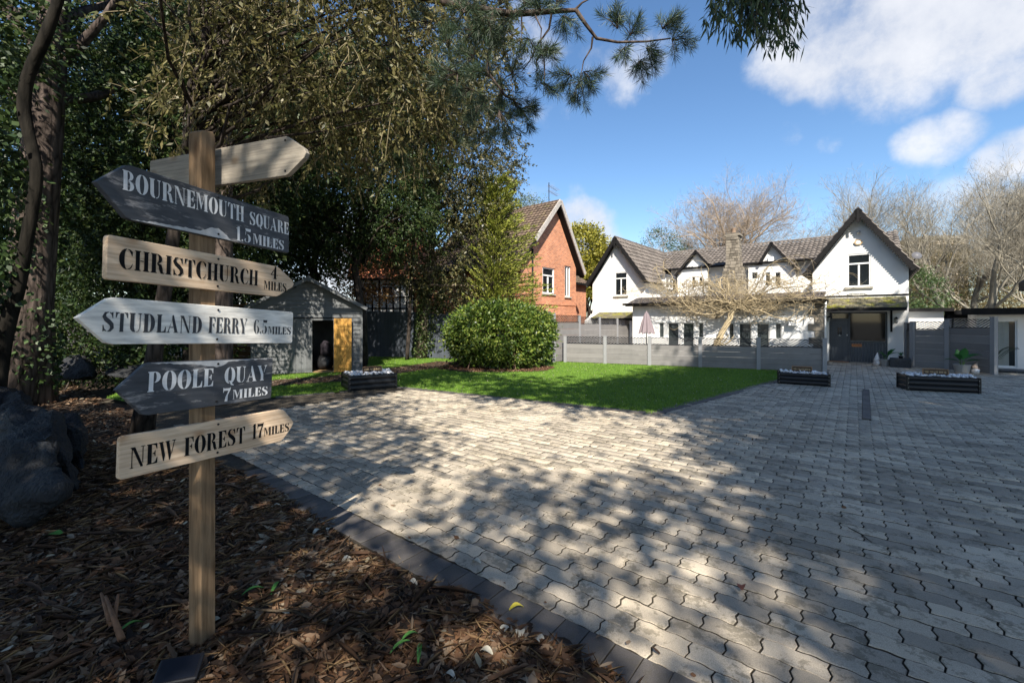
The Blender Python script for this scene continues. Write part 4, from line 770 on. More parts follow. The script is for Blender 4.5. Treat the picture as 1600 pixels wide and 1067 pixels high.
# porch
ptop = 2.45; plow = 2.04; py_ = GY-.95; xr_ = HF.x(1417, py_)
MB().prism([(py_,plow-.05),(GY-.003,ptop-.05),(GY-.003,ptop),(py_,plow)], -.2, xr_, 'x').build('porch_roof_deck', m_dark, hs)
roof_tiles('porch_tiles', (-.22,py_-.03,plow+.005), (xr_+.24,0,0), (0,.98,ptop-plow), 24, 8, m_porch, hs, .004, .014)
MB().box(-.22,xr_,py_-.06,py_-.03,plow-.10,plow+.02).build('porch_fascia', m_dark, hs)
MB().box(-.2,xr_,py_,GY-.004,plow-.085,plow-.06).build('porch_soffit', m_dark, hs)
MB().box(RX0+.1,RX1,GY-.02,GY-.001,2.50,2.56).build('string_course', m_dark, hs)
# entrance screen: frame, door with planks and two little panes, big window over a panelled dado
P0, P1 = px0+.01, px1-.01; yb = GY+.10; dx0, dx1 = HF.x(1297.5,yb), HF.x(1326,yb)
fr = MB(); fr.box(P0,P0+.04,yb-.03,yb+.05,0,pz1).box(P1-.05,P1,yb-.03,yb+.05,0,pz1).box(P0+.04,P1-.05,yb-.03,yb+.05,pz1-.05,pz1).box(dx1,dx1+.045,yb-.029,yb+.05,0,pz1-.05).box(dx1+.045,P1-.05,yb-.028,yb+.05,.76,.82); fr.box(P0+.04,dx1,yb-.028,yb+.05,1.62,1.67)
ent = fr.build('entrance_frame', m_anth, hs)
MB().box(dx1+.05,P1-.055,yb+.02,yb+.03,.83,pz1-.055).build('pane', m_glass, ent); MB().box(P0+.045,dx1-.005,yb+.02,yb+.03,1.675,pz1-.055).build('pane', m_glass, ent)
MB().box(dx1+.046,P1-.05,yb-.06,yb-.03,.79,.815).build('window_ledge', m_lead, ent)
n = 12; xs = np.linspace(dx1+.05, P1-.055, n+1)
for a, b in zip(xs[:-1], xs[1:]): MB().box(a+.003,b-.003,yb,yb+.03,.02,.755).build('dado_board', m_anth, hs)
dr_ = MB().box(P0+.045,dx1-.005,yb+.01,yb+.045,.01,1.615).build('front_door', m_anth, hs)
dw_ = dx1-P0-.05; k = [P0+.045+dw_*q for q in (.2,.36,.5,.64,.8)]
for a, b in zip(k[:-1], k[1:]): MB().box(a+.006,b-.006,yb-.004,yb+.008,.15,.92).build('door_panel', m_anth, dr_, bevel=.004)
for a, b in ((k[1],k[2]),(k[2],k[3])): MB().box(a+.01,b-.01,yb+.002,yb+.009,1.05,1.33).build('door_pane', m_glass, dr_)
MB().lathe([(.03,0),(.035,.012),(.01,.03)], 10, (0,0,0)).build('knocker', m_trim, dr_).location = (k[2], yb-.01, 1.0); MB().box(dx1-.06,dx1-.035,yb-.04,yb+.01,1.0,1.06).build('handle', m_trim, dr_)
MB().box(P0-.02,dx1+.02,GY-.18,GY-.01,-.01,.02).build('door_step', M('terracotta', (.3,.15,.08), .9, .2), hs)
def lantern(x, z, y, lab, side=1):
    t = thing('wall_lantern', lab, 'lamp', (0,0,0)); t.parent = None
    w = HF.o+HF.e*x+HF.b*y; t.location = (w.x, w.y, z); t.rotation_euler = (0,0,HA)
    MB().box(-.02,.02,-.03,0,-.08,.08).build('back_plate', m_dark, t); MB().tube([(0,-.02,.02),(0,-.10,.10),(0,-.15,.08)], .010, 6).build('bracket', m_dark, t)
    MB().lathe([(.02,-.14),(.045,-.09),(.055,.02),(.05,.03)], 6, (0,-.15,0)).build('lantern_glass', M('lantern_glass', (.3,.3,.28), .15, .1, 4, 0), t); MB().lathe([(.075,.03),(.04,.07),(.01,.10)], 6, (0,-.15,0)).build('lantern_top', m_dark, t); return t
# the lanterns are fixed to the house but are lamps one could lift off
lx, lz = HF.at(1287,497,1.2); lantern(.10, lz, 1.45, 'black wall lantern left of the front door')
lx, lz = HF.at(1400,499,GY); lantern(lx, lz, GY-.01, 'black wall lantern right of the entrance window')
MB().box(HF.x(1391,GY), HF.x(1394.5,GY), GY-.05, GY-.003, HF.at(1391,518,GY)[1], 2.05).build('porch_post', m_dark, hs)
# name plaque, letter sign, alarm, camera, dish
xc, zc = HF.at(1339.5,459,GY); pq = MB(); pl = [(xc+.30*math.cos(a*.314), zc+.062*math.sin(a*.314)) for a in range(20)]; pq.prism(pl, GY-.03, GY-.001); o = pq.build('name_plaque', M('plaque', (.5,.49,.45), .7, .15, 20, .2), hs, bevel=.006)
lettering([('THE COACH HOUSE' if 0 else 'THE HOUSE'.replace('HOUSE', 'COACH HOUSE'), xc-.24, xc+.24, zc-.02, .042)], m_dark, 'plaque_lettering', o, GY-.0315)
xc, zc = HF.at(1341,378.5,GY); MB().prism([(xc-.14,zc),(xc-.07,zc-.10),(xc+.07,zc-.10),(xc+.14,zc),(xc+.07,zc+.10),(xc-.07,zc+.10)], GY-.05, GY-.002).build('alarm_box', M('tan_box', (.45,.32,.18), .6, .1), hs, bevel=.008)
MB().prism([(xc-.08,zc),(xc-.04,zc-.06),(xc+.04,zc-.06),(xc+.08,zc),(xc+.04,zc+.06),(xc-.04,zc+.06)], GY-.058, GY-.051).build('alarm_badge', m_trim, hs)
xc, zc = HF.at(1341.5,363.5,GY); MB().lathe([(.02,-.05),(.055,-.02),(.06,.03),(.03,.06)], 12, (xc,GY-.1,zc)).build('security_camera', M('steel', (.5,.5,.5), .3, .1, 5, 0, 1), hs, smooth=True)
m_brass = M('orange_sign', (.42,.16,.05), .5, .15); xa, za = HF.at(1331,541,GY+.08); xb, zb = HF.at(1346.5,537,GY+.08); o = MB().box(xa,xb,yb-.02,yb-.003,za,zb).build('letter_plate', m_brass, hs); lettering([('THE COACH HOUSE', xa+.03, xb-.03, za+.035, .045)], m_dark, 'plate_lettering', o, yb-.0215)
dsh = thing('satellite_dish', 'grey satellite dish on the right corner of the white house', 'satellite dish', (0,0,0)); xd, zd = HF.at(1433,398,2.2); w = HF.o+HF.e*xd+HF.b*2.2; dsh.location = (w.x, w.y, zd); dsh.rotation_euler = (0,0,HA)
o = MB().lathe([(.01,.03),(.08,.01),(.15,-.03),(.155,-.033)], 18).build('dish', M('dish_grey', (.10,.10,.11), .5, .1), dsh, smooth=True); o.rotation_euler = (R(65), 0, R(20)); MB().tube([(0,0,0),(-.1,.1,-.25),(-.28,.2,-.28)], .018, 6).build('mast', m_dark, dsh)
# low wing right of the gable, with the tiled roof end seen above it
MB().box(RX1+.002,RX1+1.0,2.6,7,-.05,1.93).build('side_wing_wall', m_wall, hs); MB().box(RX1+.003,RX1+1.25,2.4,7.1,1.93,2.05).build('side_wing_roof', m_dark, hs)
# lean-to with mossy slates at the left gable's foot
zq = HF.at(960,487,GY)[1]; MB().prism([(GY-1.0,zq-.34),(GY-.003,zq-.02),(GY-.003,zq-.09),(GY-1.0,zq-.41)], LX0+.5, LX1-.1, 'x').build('lean_to_deck', m_dark, hs)
roof_tiles('lean_to_tiles', (LX0+.45,GY-1.03,zq-.33), (LX1-LX0-.6,0,0), (0,1.0,.32), 20, 7, m_porch, hs, .004, .014)
MB().box(LX0+.6,LX1-.2,GY-.8,GY-.003,-.05,zq-.45).build('lean_to_wall', m_wall, hs); MB().prism([(GY-1.3,0),(GY-.003,0),(GY-.003,zq+.15),(GY-1.3,zq-.45)], LX0+.25, LX0+.45, 'x').build('buttress_wall', m_wall, hs)
# ---- flat roofed garden rooms on the right
gr = thing('garden_room', 'flat roofed garden room with curtained glass door behind the right fence', 'outbuilding', (11.43,16,0), HA)
gx0, gx1 = HF.x(1526,1.0), HF.x(1660,1.0); gw = MB().box(gx0,gx1,1.0,5,-.05,1.80).build('wall', m_wall, gr); da, db = HF.x(1557,1.0), HF.x(1589.5,1.0); carve(gw, [(da,db,.8,2.2,.12,1.60)])
MB().box(gx0-.35,gx1+.3,.6,5.3,1.803,1.95).build('roof', m_dark, gr); MB().box(gx0-.4,gx1+.3,.55,.6,1.78,1.99).build('fascia', m_dark, gr)
w = window(gr, da, db, .12, 1.6, 1.0, 0, 0, .04, False, 'glass_door', m_trim, glass_mat('clear_glass', (.02,.025,.025), .6), .1)
cm = MB(); k = 40; xa, xb = da+.05, da+(db-da)*.62; pr = [(xa+(xb-xa)*i/k, 1.05+.016*math.sin(i*1.35)) for i in range(k+1)]; cm.v = [(x,y,.15) for x,y in pr]+[(x,y,1.57) for x,y in pr]; cm.f = [(i,i+1,k+2+i,k+1+i) for i in range(k)]; cm.build('curtain', M('curtain', (.55,.57,.53), .9, .05), gr)
for i in range(5): MB().box(da-.1+i*.42,da+.3+i*.42,.25,.29,-.02,.04).build('deck_joist', m_dark, gr)
MB().box(da-.2,gx1,.28,.96,.04,.08).build('deck', m_anth, gr)
st_ = thing('garden_store', 'low flat roofed grey store between the white house and garden room', 'outbuilding', (11.43,16,0), HA)
MB().box(RX1+1.3,gx0+.3,3.0,6,-.05,1.68).build('wall', m_wall, st_); MB().box(RX1+1.1,gx0+.6,2.7,6.2,1.68,1.80).build('roof', m_dark, st_)
# dark canopy cutting in at the right edge
cp = thing('canopy', 'dark timber canopy eave at the right edge above the garden room', 'canopy', (14.15, 11.9, 0), R(-38))
MB().prism([(-.1,2.42),(2.8,2.42),(2.8,5.2),(.45,3.2),(-.1,2.66)], -.6, .5).build('roof', m_dark, cp)
for i in range(5): MB().box(-.08,2.8,-.605-.012,-.603,2.44+i*.035,2.468+i*.035).build('fascia_slat', m_dark, cp)
MB().box(.02,.12,-.45,-.35,-.02,2.42).build('post', m_dark, cp)

# ---- the red brick house
RA = math.atan2(.772, .636); RF = Frame(3.82, 26.0, RA); m_brick = brick_mat()
rh = thing('brick_house', 'red brick gabled house with mossy roof behind the grey garden fence', 'house', (3.82, 26.0, 0), RA)
wall = MB().prism([(-5.3,-.05),(0,-.05),(0,4.75),(-2.25,7.95),(-5.3,4.2)], 0, 7).build('gable_wall', m_brick, rh)
wn = []
for a, b, c, d in ((847.8,866.2,418,458.5),(882.6,891,415.5,463.5)): wn.append((RF.x(a,0),RF.x(b,0),RF.at((a+b)/2,d,0)[1],RF.at((a+b)/2,c,0)[1]))
carve(wall, [(a,b,-.2,.14,c,d) for a,b,c,d in wn])
window(rh, *wn[0], 0, 1, .3, .07, True, depth=.1); window(rh, *wn[1], 0, 1, 0, .06, True, depth=.1)
for a,b,c,d in wn: MB().prism([(a-.08,d+.003),(b+.08,d+.003),(b+.1,d+.10),((a+b)/2,d+.2),(a-.1,d+.10)], -.02, .05).build('brick_arch', m_brick, rh)
MB().box(-5.3,0,-.03,-.001,RF.at(870,461,0)[1]-.55,RF.at(870,461,0)[1]-.45).build('string_course', m_brick, rh)
gable_roof(-2.25, 8.2, -5.9, .38, 4.35, -.35, 7.2, 30, 22, m_redtile, rh, .12)
for o in list(rh.children):
    if o.name.startswith(('roof_deck','roof_tiles','ridge')): pass
m_barge = M('pale_grey_barge', (.38,.35,.32), .8, .3, 10, .3)
for x, zz in ((.40,4.40),(-4.6,5.75)):
    d = Vector((x+2.25,0,zz-8.26)); MB().bar((-2.25,-.40,8.18),(x,-.40,zz-.05),.06,.24,(d.cross(Vector((0,1,0))))).build('bargeboard', m_barge, rh)
    MB().bar((-2.25,-.2,8.0),(x,-.2,zz-.22),.34,.05,(d.cross(Vector((0,1,0))))).build('soffit', m_dark, rh)
MB().tube([(-4.4,-.06,5.3),(-4.4,-.06,0)], .05, 8).build('drainpipe', m_dark, rh, smooth=True)
wg = MB().box(.003,3.2,1.15,6,-.05,4.05).build('side_wing_wall', m_brick, rh)
roof_tiles('side_wing_tiles', (-.4,.95,4.0), (3.8,0,0), (0,2.6,1.75), 14, 12, m_redtile, rh); MB().prism([(.95,3.92),(3.6,5.68),(3.6,3.92)], -.3, 3.4, 'x').build('side_wing_deck', m_dark, rh)
MB().box(-.2,3.4,.85,.95,3.90,3.99).build('gutter', m_dark, rh)
ae = thing('tv_aerial', 'thin television aerial on the ridge of the red brick house', 'aerial', tuple(RF.o+RF.e*-2.25+RF.b*.4)+(8.2,), RA)
MB().tube([(0,0,0),(0,0,1.15)], .022, 6).build('mast', m_dark, ae); a_ = MB(); a_.tube([(-.1,0,1.0),(.95,.1,.92)], .012, 4); a_.tube([(-.1,0,.7),(1.0,.1,.62)], .012, 4)
for i in range(8): a_.tube([(.05+i*.12,-.18,.99-i*.009),(.05+i*.12,.2,.99-i*.009)], .008, 4); a_.tube([(.05+i*.12,-.18,.69-i*.009),(.05+i*.12,.2,.69-i*.009)], .008, 4)
a_.build('elements', m_barge, ae)
# ---- timber framed neighbour behind the shed
TF = Frame(-9.6, 27.0, R(8)); th = thing('timber_framed_house', 'white and black timber framed house with orange roof behind the shed', 'house', (-9.6,27,0), R(8))
m_ot = mossy_roof_mat('orange_tile', (.42,.15,.07), (.2,.1,.05), .7, .9)
MB().box(0,3.4,0,5,-.05,4.2).build('wall', m_wall, th); MB().box(3.403,9,.5,5,-.05,3.6).build('brick_wall', m_brick, th)
for i in range(9): MB().box(.02+i*.42,.12+i*.42,-.03,-.001,.6,4.2).build('timber', m_dark, th)
for z_ in (2.3,3.0,4.1): MB().box(-.02,3.42,-.045,-.031,z_,z_+.09).build('timber', m_dark, th)
for a in (.5,1.45): window(th, a, a+.75, 3.1, 3.95, -.13, 1, .25, .06, True, depth=.1)
roof_tiles('roof_tiles', (-.5,-.5,4.15), (4.6,0,0), (0,3.4,4.4), 24, 26, m_ot, th); MB().prism([(-.5,4.1),(2.9,8.5),(6,4.1)], -.45, 4.0, 'x').build('roof_deck', m_dark, th)
roof_tiles('roof_tiles', (3.9,.1,3.6), (5.4,0,0), (0,2.6,2.8), 24, 18, m_ot, th); MB().prism([(.1,3.55),(2.7,6.35),(5,3.55)], 3.95, 9.2, 'x').build('roof_deck', m_dark, th)
# ---- far block of flats
fl = thing('apartment_block', 'beige block of flats glimpsed through the bare trees far behind', 'building', (59, 62, 0), R(0)); m_fl = M('beige_render', (.45,.37,.27), .9, .1, 1, .1)
MB().box(0,6,0,8,0,13.2).build('wall', m_fl, fl); MB().box(-.3,6.3,-.3,8.3,13.2,13.6).build('roof', m_sill, fl)
for r in range(3):
    for c in range(3): MB().box(.5+c*2.05,1.9+c*2.05,-.06,-.001,5+r*2.9,6.6+r*2.9).build('window', m_glass, fl)
    MB().box(0,6,-.5,-.061,4.5+r*2.9,4.7+r*2.9).build('balcony', m_fl, fl)

# ------------------------------------------------------------------ fences
m_comp = M('grey_composite_board', (.19,.18,.172), .65, .11, 3, .12, island=.5); m_fpost = M('grey_fence_post', (.25,.25,.255), .5, .05, 5, .05); m_lat = M('black_lattice', (.02,.02,.023), .5, .15, 9, .05)
def lattice(mb, L, z0, z1, step=.115, t=.027, grp=.42):
    H = z1-z0
    mb.box(0,L,-.012,.012,z0,z0+.016); mb.box(0,L,-.012,.012,z1-.016,z1)
    k = 0; x = 0
    while x < L-.02:     # triangles of slats leaning alternately left and right
        x1 = min(x+grp, L)
        up = k % 2 == 0; s = -grp
        while s < grp:
            # slat z = z0+(X-a)*m
            a = x+s if up else x+s+grp; m_ = .62 if up else -.62
            xa, xb = x, x1; za, zb = (z0+(xa-a)*m_, z0+(xb-a)*m_)
            if not up: za, zb = z0+(a-xa)*.62, z0+(a-xb)*.62
            pts = []
            for (X_, Z_) in ((xa,za),(xb,zb)):
                Zc = min(max(Z_, z0), z1); Xc = X_ if abs(Z_-Zc) < 1e-9 else xa+(Zc-za)/(zb-za)*(xb-xa); pts.append((Xc, Zc))
            if (za-z0)*(zb-z0) < 0 or (za-z1)*(zb-z1) < 0 or (z0 < za < z1 and z0 < zb < z1):
                if math.hypot(pts[1][0]-pts[0][0], pts[1][1]-pts[0][1]) > .03: mb.bar((pts[0][0],0,pts[0][1]),(pts[1][0],0,pts[1][1]),.012,t,(0,0,1))
            s += step
        x = x1; k += 1
def fence(name, label, pts, tops, nb, lat, pw=.085, group=None, m=m_comp, mp=m_fpost, cap=True, side=0, extra=.03):
    p0 = Vector(pts[0]); t = thing(name, label, 'fence', (p0.x,p0.y,0), 0, group)
    for i, p in enumerate(pts):
        h = tops[min(i, len(tops)-1)]; v = Vector(p)-p0; d = (Vector(pts[min(i+1,len(pts)-1)])-Vector(pts[max(i-1,0)])); o = MB().box(-pw/2,pw/2,-pw/2,pw/2,-.05,h+extra).build('fence_post', mp, t); o.location = (v.x, v.y, 0); o.rotation_euler = (0,0,math.atan2(d.y,d.x))
        if cap: c = MB().box(-pw/2-.008,pw/2+.008,-pw/2-.008,pw/2+.008,h+extra+.001,h+extra+.018).build('post_cap', mp, o)
    for i in range(len(pts)-1):
        a, b = Vector(pts[i]), Vector(pts[i+1]); d = b-a; L = d.length-pw; d.normalize(); ang = math.atan2(d.y,d.x); h0 = (tops[i]+tops[min(i+1,len(tops)-1)])/2; org = a-p0+d*pw/2
        hb = h0-lat
        for k in range(nb):
            z0, z1 = .02+(hb-.02)*k/nb, .02+(hb-.02)*(k+1)/nb
            o = MB().prism([(-.016,z0),(.016,z0),(.016,z1-.014),(.004,z1-.004),(-.004,z1-.004),(-.016,z1-.014)], 0, L, 'x').build('fence_board', m, t); o.location = (org.x, org.y, 0); o.rotation_euler = (0,0,ang)
        if lat: mb = MB(); mb.box(0,L,-.018,.018,hb,hb+.018); lattice(mb, L, hb+.02, h0+.005); o = mb.build('trellis_panel', m_lat, t); o.location = (org.x, org.y, 0); o.rotation_euler = (0,0,ang)
    return t
fa, fb = Vector((2.05,16.7)), Vector((9.66,13.46)); ts = (0,.184,.374,.574,.784,1)
fence('front_fence', 'low grey composite fence with black trellis top along the back of the lawn', [tuple(fa.lerp(fb, q)) for q in ts], [.97,.98,.985,.99,1.0,1.0], 4, .26, .115)
bp = [(1.685+1.09*i, 16.7+1.28*i) for i in range(5)]; fence('back_fence', 'tall pale grey fence with zigzag trellis running back towards the white house', [(1.60,16.62)]+bp[1:]+[(6.6,22.4)], [1.83,1.76,1.71,1.66,1.6,1.58], 6, .29, .10)
fence('right_fence', 'tall dark grey composite fence with trellis top at the right', [(14.05,15.5),(13.72,14.9),(14.17,14.15),(14.22,12.84)], [1.48,1.52,1.6,1.66], 6, .28, .12)
# slate blue close-boarded fence behind the shed
m_blue = M('slate_blue_fence_paint', (.06,.07,.088), .8, .15, 4, .3, island=.3)
bf = thing('board_fence', 'slate blue close boarded fence behind the shed and round bush', 'fence', (-6.9,19.4,0), math.atan2(16.9-19.4, 1.55+6.9)); L = math.hypot(8.45, 2.5); x = 0; k = 0
while x < L-.05:
    w_ = .118; step = 0 if x < 2.9 else -.05; MB().box(x+.002, x+w_-.003, -.01-(k % 2)*.008, .012-(k % 2)*.008, .02, 2.02+step-(x/L)*.22).build('fence_board', m_blue, bf); x += w_; k += 1
for q in (0, 1.45, 2.9, 4.35, 5.8, 7.25, 8.7): MB().box(q-.045,q+.045,.014,.10,-.05,1.95).build('fence_post', m_blue, bf)
for z_ in (.5,1.5): MB().box(0,L,.013,.05,z_,z_+.07).build('fence_rail', m_blue, bf)

# ------------------------------------------------------------------ the shed
SA = math.atan2(13.7-12.6, -4.71+7.55); SF = Frame(-7.55, 12.6, SA); sh = thing('garden_shed', 'blue-grey weatherboarded garden shed with one golden door standing open', 'shed', (-7.55,12.6,0), SA)
m_shed = M('shed_blue_paint', (.115,.12,.122), .8, .16, 5, .4, island=.25); m_shroof = M('shed_felt', (.22,.22,.20), .95, .2, 9, .5); SW = 3.04; SH = 2.08; SP = 2.90
dxa, dxb, dxc = SF.x(453.5,0), SF.x(488,0), SF.x(521,0); dz = 1.60
MB().box(.03,SW-.03,2.3,2.36,.02,SH).build('back_wall', m_shed, sh); MB().box(.0,.05,.06,2.3,.02,SH).build('side_wall', m_shed, sh); MB().box(SW-.05,SW,.06,2.3,.02,SH).build('side_wall', m_shed, sh); MB().box(.05,SW-.05,.05,2.3,.0,.05).build('floor', wood('shed_floor', (.2,.12,.06), (.3,.2,.1)), sh)
z = .02; k = 0; bh = .128
while z < SP-.12:
    z1 = z+bh; xl, xr = 0, SW
    if z1 > SH: s = (z1-SH)/(SP-SH); xl, xr = SW/2*s, SW-SW/2*s
    segs = [(xl, xr)] if z > dz-.02 else [(xl, dxa-.03), (dxc+.03, xr)]
    for a, b in segs:
        if b-a > .05: MB().prism([(.0,z),(.055,z),(.055,z1),(.022,z1)], a, b, 'x').build('weatherboard', m_shed, sh)
    z = z1; k += 1
MB().box(dxa-.03,dxa,-.012,.06,.02,dz+.05).box(dxc,dxc+.03,-.012,.06,.02,dz+.05).box(dxa,dxc,-.012,.06,dz,dz+.05).build('door_frame', m_shed, sh)
n = 4; xs = np.linspace(dxa+.004, dxb, n+1); cd = MB().box(dxa+.01,dxb-.01,.0,.012,.04,dz-.004).build('closed_door', m_shed, sh)
for a, b in zip(xs[:-1], xs[1:]): MB().box(a+.003,b-.003,-.018,-.001,.03,dz-.005).build('door_board', m_shed, cd)
MB().lathe([(.018,0),(.02,.01),(.006,.02)], 8).build('latch', m_trim, cd).location = (dxb-.05,-.03,.8); MB().box(SW-.05,SW+.012,-.02,.06,.0,SH-.02).build('corner_post', m_shed, sh); MB().box(-.012,.05,-.02,.06,.0,SH-.02).build('corner_post', m_shed, sh)
m_gold = wood('golden_door_wood', (.34,.17,.035), (.52,.29,.07), .7, 1.0, 'z'); od = bpy.data.objects.new('open_door', None); col.objects.link(od); od.parent = sh; od.location = (dxc+.01, -.03, 0); od.rotation_euler = (0,0,R(-11))
DW = SF.x(549.5,-.15)-dxc
for i in range(5): MB().box(i*DW/5+.003,(i+1)*DW/5-.003,0,.016,.0,1.66).build('door_board', m_gold, od)
for z_ in (.12,.79,1.42): MB().box(.02,DW-.02,-.022,-.001,z_,z_+.075).build('ledge', m_gold, od)
MB().bar((DW-.05,-.012,.80),(.05,-.012,1.45),.018,.06,(0,0,1)).build('brace', m_gold, od); MB().bar((.05,-.012,.16),(DW-.05,-.012,.80),.018,.06,(0,0,1)).build('brace', m_gold, od)
rk = SP-.0
for s in (-1,1):
    xe = SW/2+s*(SW/2+.14); ze = SH-(.14)*(SP-SH)/(SW/2); q = [(SW/2,SP),(xe,ze),(xe,ze-.05),(SW/2,SP-.06)]; ar = sum(q[i-1][0]*q[i][1]-q[i][0]*q[i-1][1] for i in range(4)); MB().prism(q if ar > 0 else q[::-1], -.16, 2.5).build('roof', m_shroof, sh)
    MB().bar((SW/2,-.175,SP-.05),(xe,-.175,ze-.05),.02,.10,(0,0,1)).build('bargeboard', m_shed, sh)
MB().prism([(SW/2-.07,SP-.02),(SW/2,SP-.16),(SW/2+.07,SP-.02),(SW/2,SP+.05)], -.20, -.187).build('finial', m_shed, sh)
def blob(name, lab, cat, x, y, z, r, m, frame=SF, group=None, seed=1):
    import bmesh
    from mathutils import noise
    bm = bmesh.new(); bmesh.ops.create_icosphere(bm, subdivisions=3, radius=1)
    for v in bm.verts: k = 1+.25*noise.noise(v.co*1.6+Vector((seed*3,0,0)))+.1*noise.noise(v.co*5); v.co = Vector((v.co.x*r[0], v.co.y*r[1], v.co.z*r[2]))*k
    me = bpy.data.meshes.new(name); bm.to_mesh(me); bm.free(); o = link(name, me, m, smooth=True); w = frame.o+frame.e*x+frame.b*y; o.location = (w.x,w.y,z); return tag(o, lab, cat, group)
blob('storage_bag', 'purple and white bag standing inside the dark shed doorway', 'bag', dxb+.35, .45, .70, (.16,.14,.26), M('purple_cloth', (.014,.010,.016), .8, .6, 9, .3), seed=2)
blob('storage_sack', 'dark sack on the shed floor below the purple bag', 'sack', dxb+.3, .5, .28, (.26,.22,.24), M('dark_sack', (.014,.014,.016), .6, .5, 9, .3), seed=3)
lsf = thing('log_store', 'small brown lean-to log store beside the shed, behind the signpost', 'shed', (-9.2,13.1,0), R(12))
m_brn = wood('brown_shed_wood', (.10,.06,.03), (.2,.12,.06), .85)
for i in range(10): MB().box(0,1.5,.0,.03,.03+i*.16,.18+i*.16).build('wall_board', m_brn, lsf)
MB().prism([(-.2,1.9),(1.7,2.1),(1.7,2.16),(-.2,1.96)], -.2, 1.4).build('roof', m_brn, lsf); MB().box(.7,.82,-.08,-.01,.0,1.75).build('post', m_brn, lsf)

# ------------------------------------------------------------------ planters, pots, ornaments, parasol
m_blk = M('black_steel', (.008,.009,.011), .38, .15, 3, .05, 0, spec=.3); m_bolt = M('bolt', (.6,.6,.6), .3, .1, 5, 0, 1); m_peb = M('white_pebble', (.68,.68,.7), .75, .08, 10, .2, island=.2); m_signw = wood('small_sign_wood', (.26,.14,.07), (.4,.25,.14))
def planter(label, p0, p1, depth, h, text, sx, sw):
    p0, p1 = Vector(p0), Vector(p1); L = (p1-p0).length; a = math.atan2((p1-p0).y,(p1-p0).x); t = thing('planter_box', label, 'planter', (p0.x,p0.y,0), a, 'black steel planters on the driveway')
    prof = []; n = 3
    for i in range(n*8+1): z_ = .01+(h-.02)*i/(n*8); prof.append((-.014*abs(math.sin(math.pi*i/8)) , z_))
    def panel(nm, L_, off, rz):
        mb = MB(); k = len(prof); mb.v = [(0.02,y,z_) for y,z_ in prof]+[(L_-.02,y,z_) for y,z_ in prof]+[(0.02,.01,z_) for y,z_ in prof]+[(L_-.02,.01,z_) for y,z_ in prof]
        mb.f = [(i,i+k,i+k+1,i+1) for i in range(k-1)]+[(2*k+i,2*k+i+1,3*k+i+1,3*k+i) for i in range(k-1)]+[(k-1,2*k-1,4*k-1,3*k-1)]; o = mb.build(nm, m_blk, t, smooth=False); o.location = off; o.rotation_euler = (0,0,rz); return o
    panel('side_panel', L, (0,0,0), 0); panel('side_panel', L, (L,depth,0), math.pi); panel('end_panel', depth, (L,0,0), math.pi/2); panel('end_panel', depth, (0,depth,0), -math.pi/2)
    for x, y in ((0,0),(L,0),(L,depth),(0,depth)):
        c = MB().box(x-.024,x+.024,y-.024,y+.024,0,h+.004).build('corner', m_blk, t, bevel=.006)
        b = MB()
        for i in range(3):
            for dx, dy in ((.026*(1 if x == 0 else -1),-.0255 if y == 0 else .0255),): b.lathe([(.008,-.004),(.008,.004)], 8, (x+(.012 if x == 0 else -.012), y-.028 if y == 0 else y+.028, h*(.2+.3*i)))
        b.build('bolts', m_bolt, c)
    MB().box(.02,L-.02,.02,depth-.02,.02,h-.05).build('soil', m_soil, t)
    import bmesh
    bm = bmesh.new(); bmesh.ops.create_icosphere(bm, subdivisions=1, radius=1); bv = np.array([v.co[:] for v in bm.verts]); bfc = np.array([[v.index for v in f_.verts] for f_ in bm.faces]); bm.free()
    gg = rng(int(L*1000)); N = int(L*depth*430); c = np.column_stack([.03+(L-.06)*gg.random(N), .03+(depth-.06)*gg.random(N), h-.045+.055*gg.random(N)]); c[:,2] += .03*np.exp(-((c[:,1]-depth/2)/(depth*.4))**2)
    r = (.016+.016*gg.random((N,1)))*np.array([[1,1,.7]])*(1+.3*gg.random((N,3))); V = (bv[None]*r[:,None]+c[:,None]).reshape(-1,3); F = (bfc[None]+np.arange(N)[:,None,None]*len(bv)).reshape(-1,3)
    link('pebbles', npmesh('pebbles', V, F), m_peb, t, smooth=True, kind='stuff')
    s = thing('small_sign', 'framed wooden sign reading %s' % text.title() + {'a':' on the planter before the shed', 'b':' on the planter by the fence end', 'c':' on the rightmost planter'}[sx[1]], 'sign', (0,0,0)); q = p0+(p1-p0).normalized()*sx[0]+Vector((-math.sin(a), math.cos(a)))*depth*.35
    s.location = (q.x, q.y, h-.01); s.rotation_euler = (R(-6),0,a); H = .115
    MB().box(-sw/2,sw/2,.0,.016,.03,.03+H).build('board', M('dark_sign_face', (.035,.02,.012), .7, .3, 20, .2), s)
    MB().box(-sw/2-.012,sw/2+.012,-.008,.02,.03+H,.045+H).box(-sw/2-.012,sw/2+.012,-.008,.02,.016,.029).box(-sw/2-.014,-sw/2,-.007,.019,.0,.03+H).box(sw/2,sw/2+.014,-.007,.019,.0,.03+H).build('frame', m_signw, s)
    lettering([(text, -sw/2+.02, sw/2-.02, .062, .05)], M('sign_gold', (.5,.36,.2), .6, .2), 'lettering', s, -.001); return t
planter('black planter with white pebbles on the lawn edge in front of the shed', ground(545.5,611.5), ground(619,605.5), .80, .365, 'THE STUDIO', (.58,'a'), .42)
planter('black planter with white pebbles by the fence end, middle of the driveway', ground(1216.5,598.8), ground(1296,603.8), .42, .30, 'THE COACH HOUSE', (.50,'b'), .40)
planter('rightmost black planter with white pebbles on the grey paving', ground(1417.8,609.2), ground(1530.5,614.6), .5, .345, 'THE COACH HOUSE', (.57,'c'), .43)
for i, (pa, pb) in enumerate(((530,560),)): pass
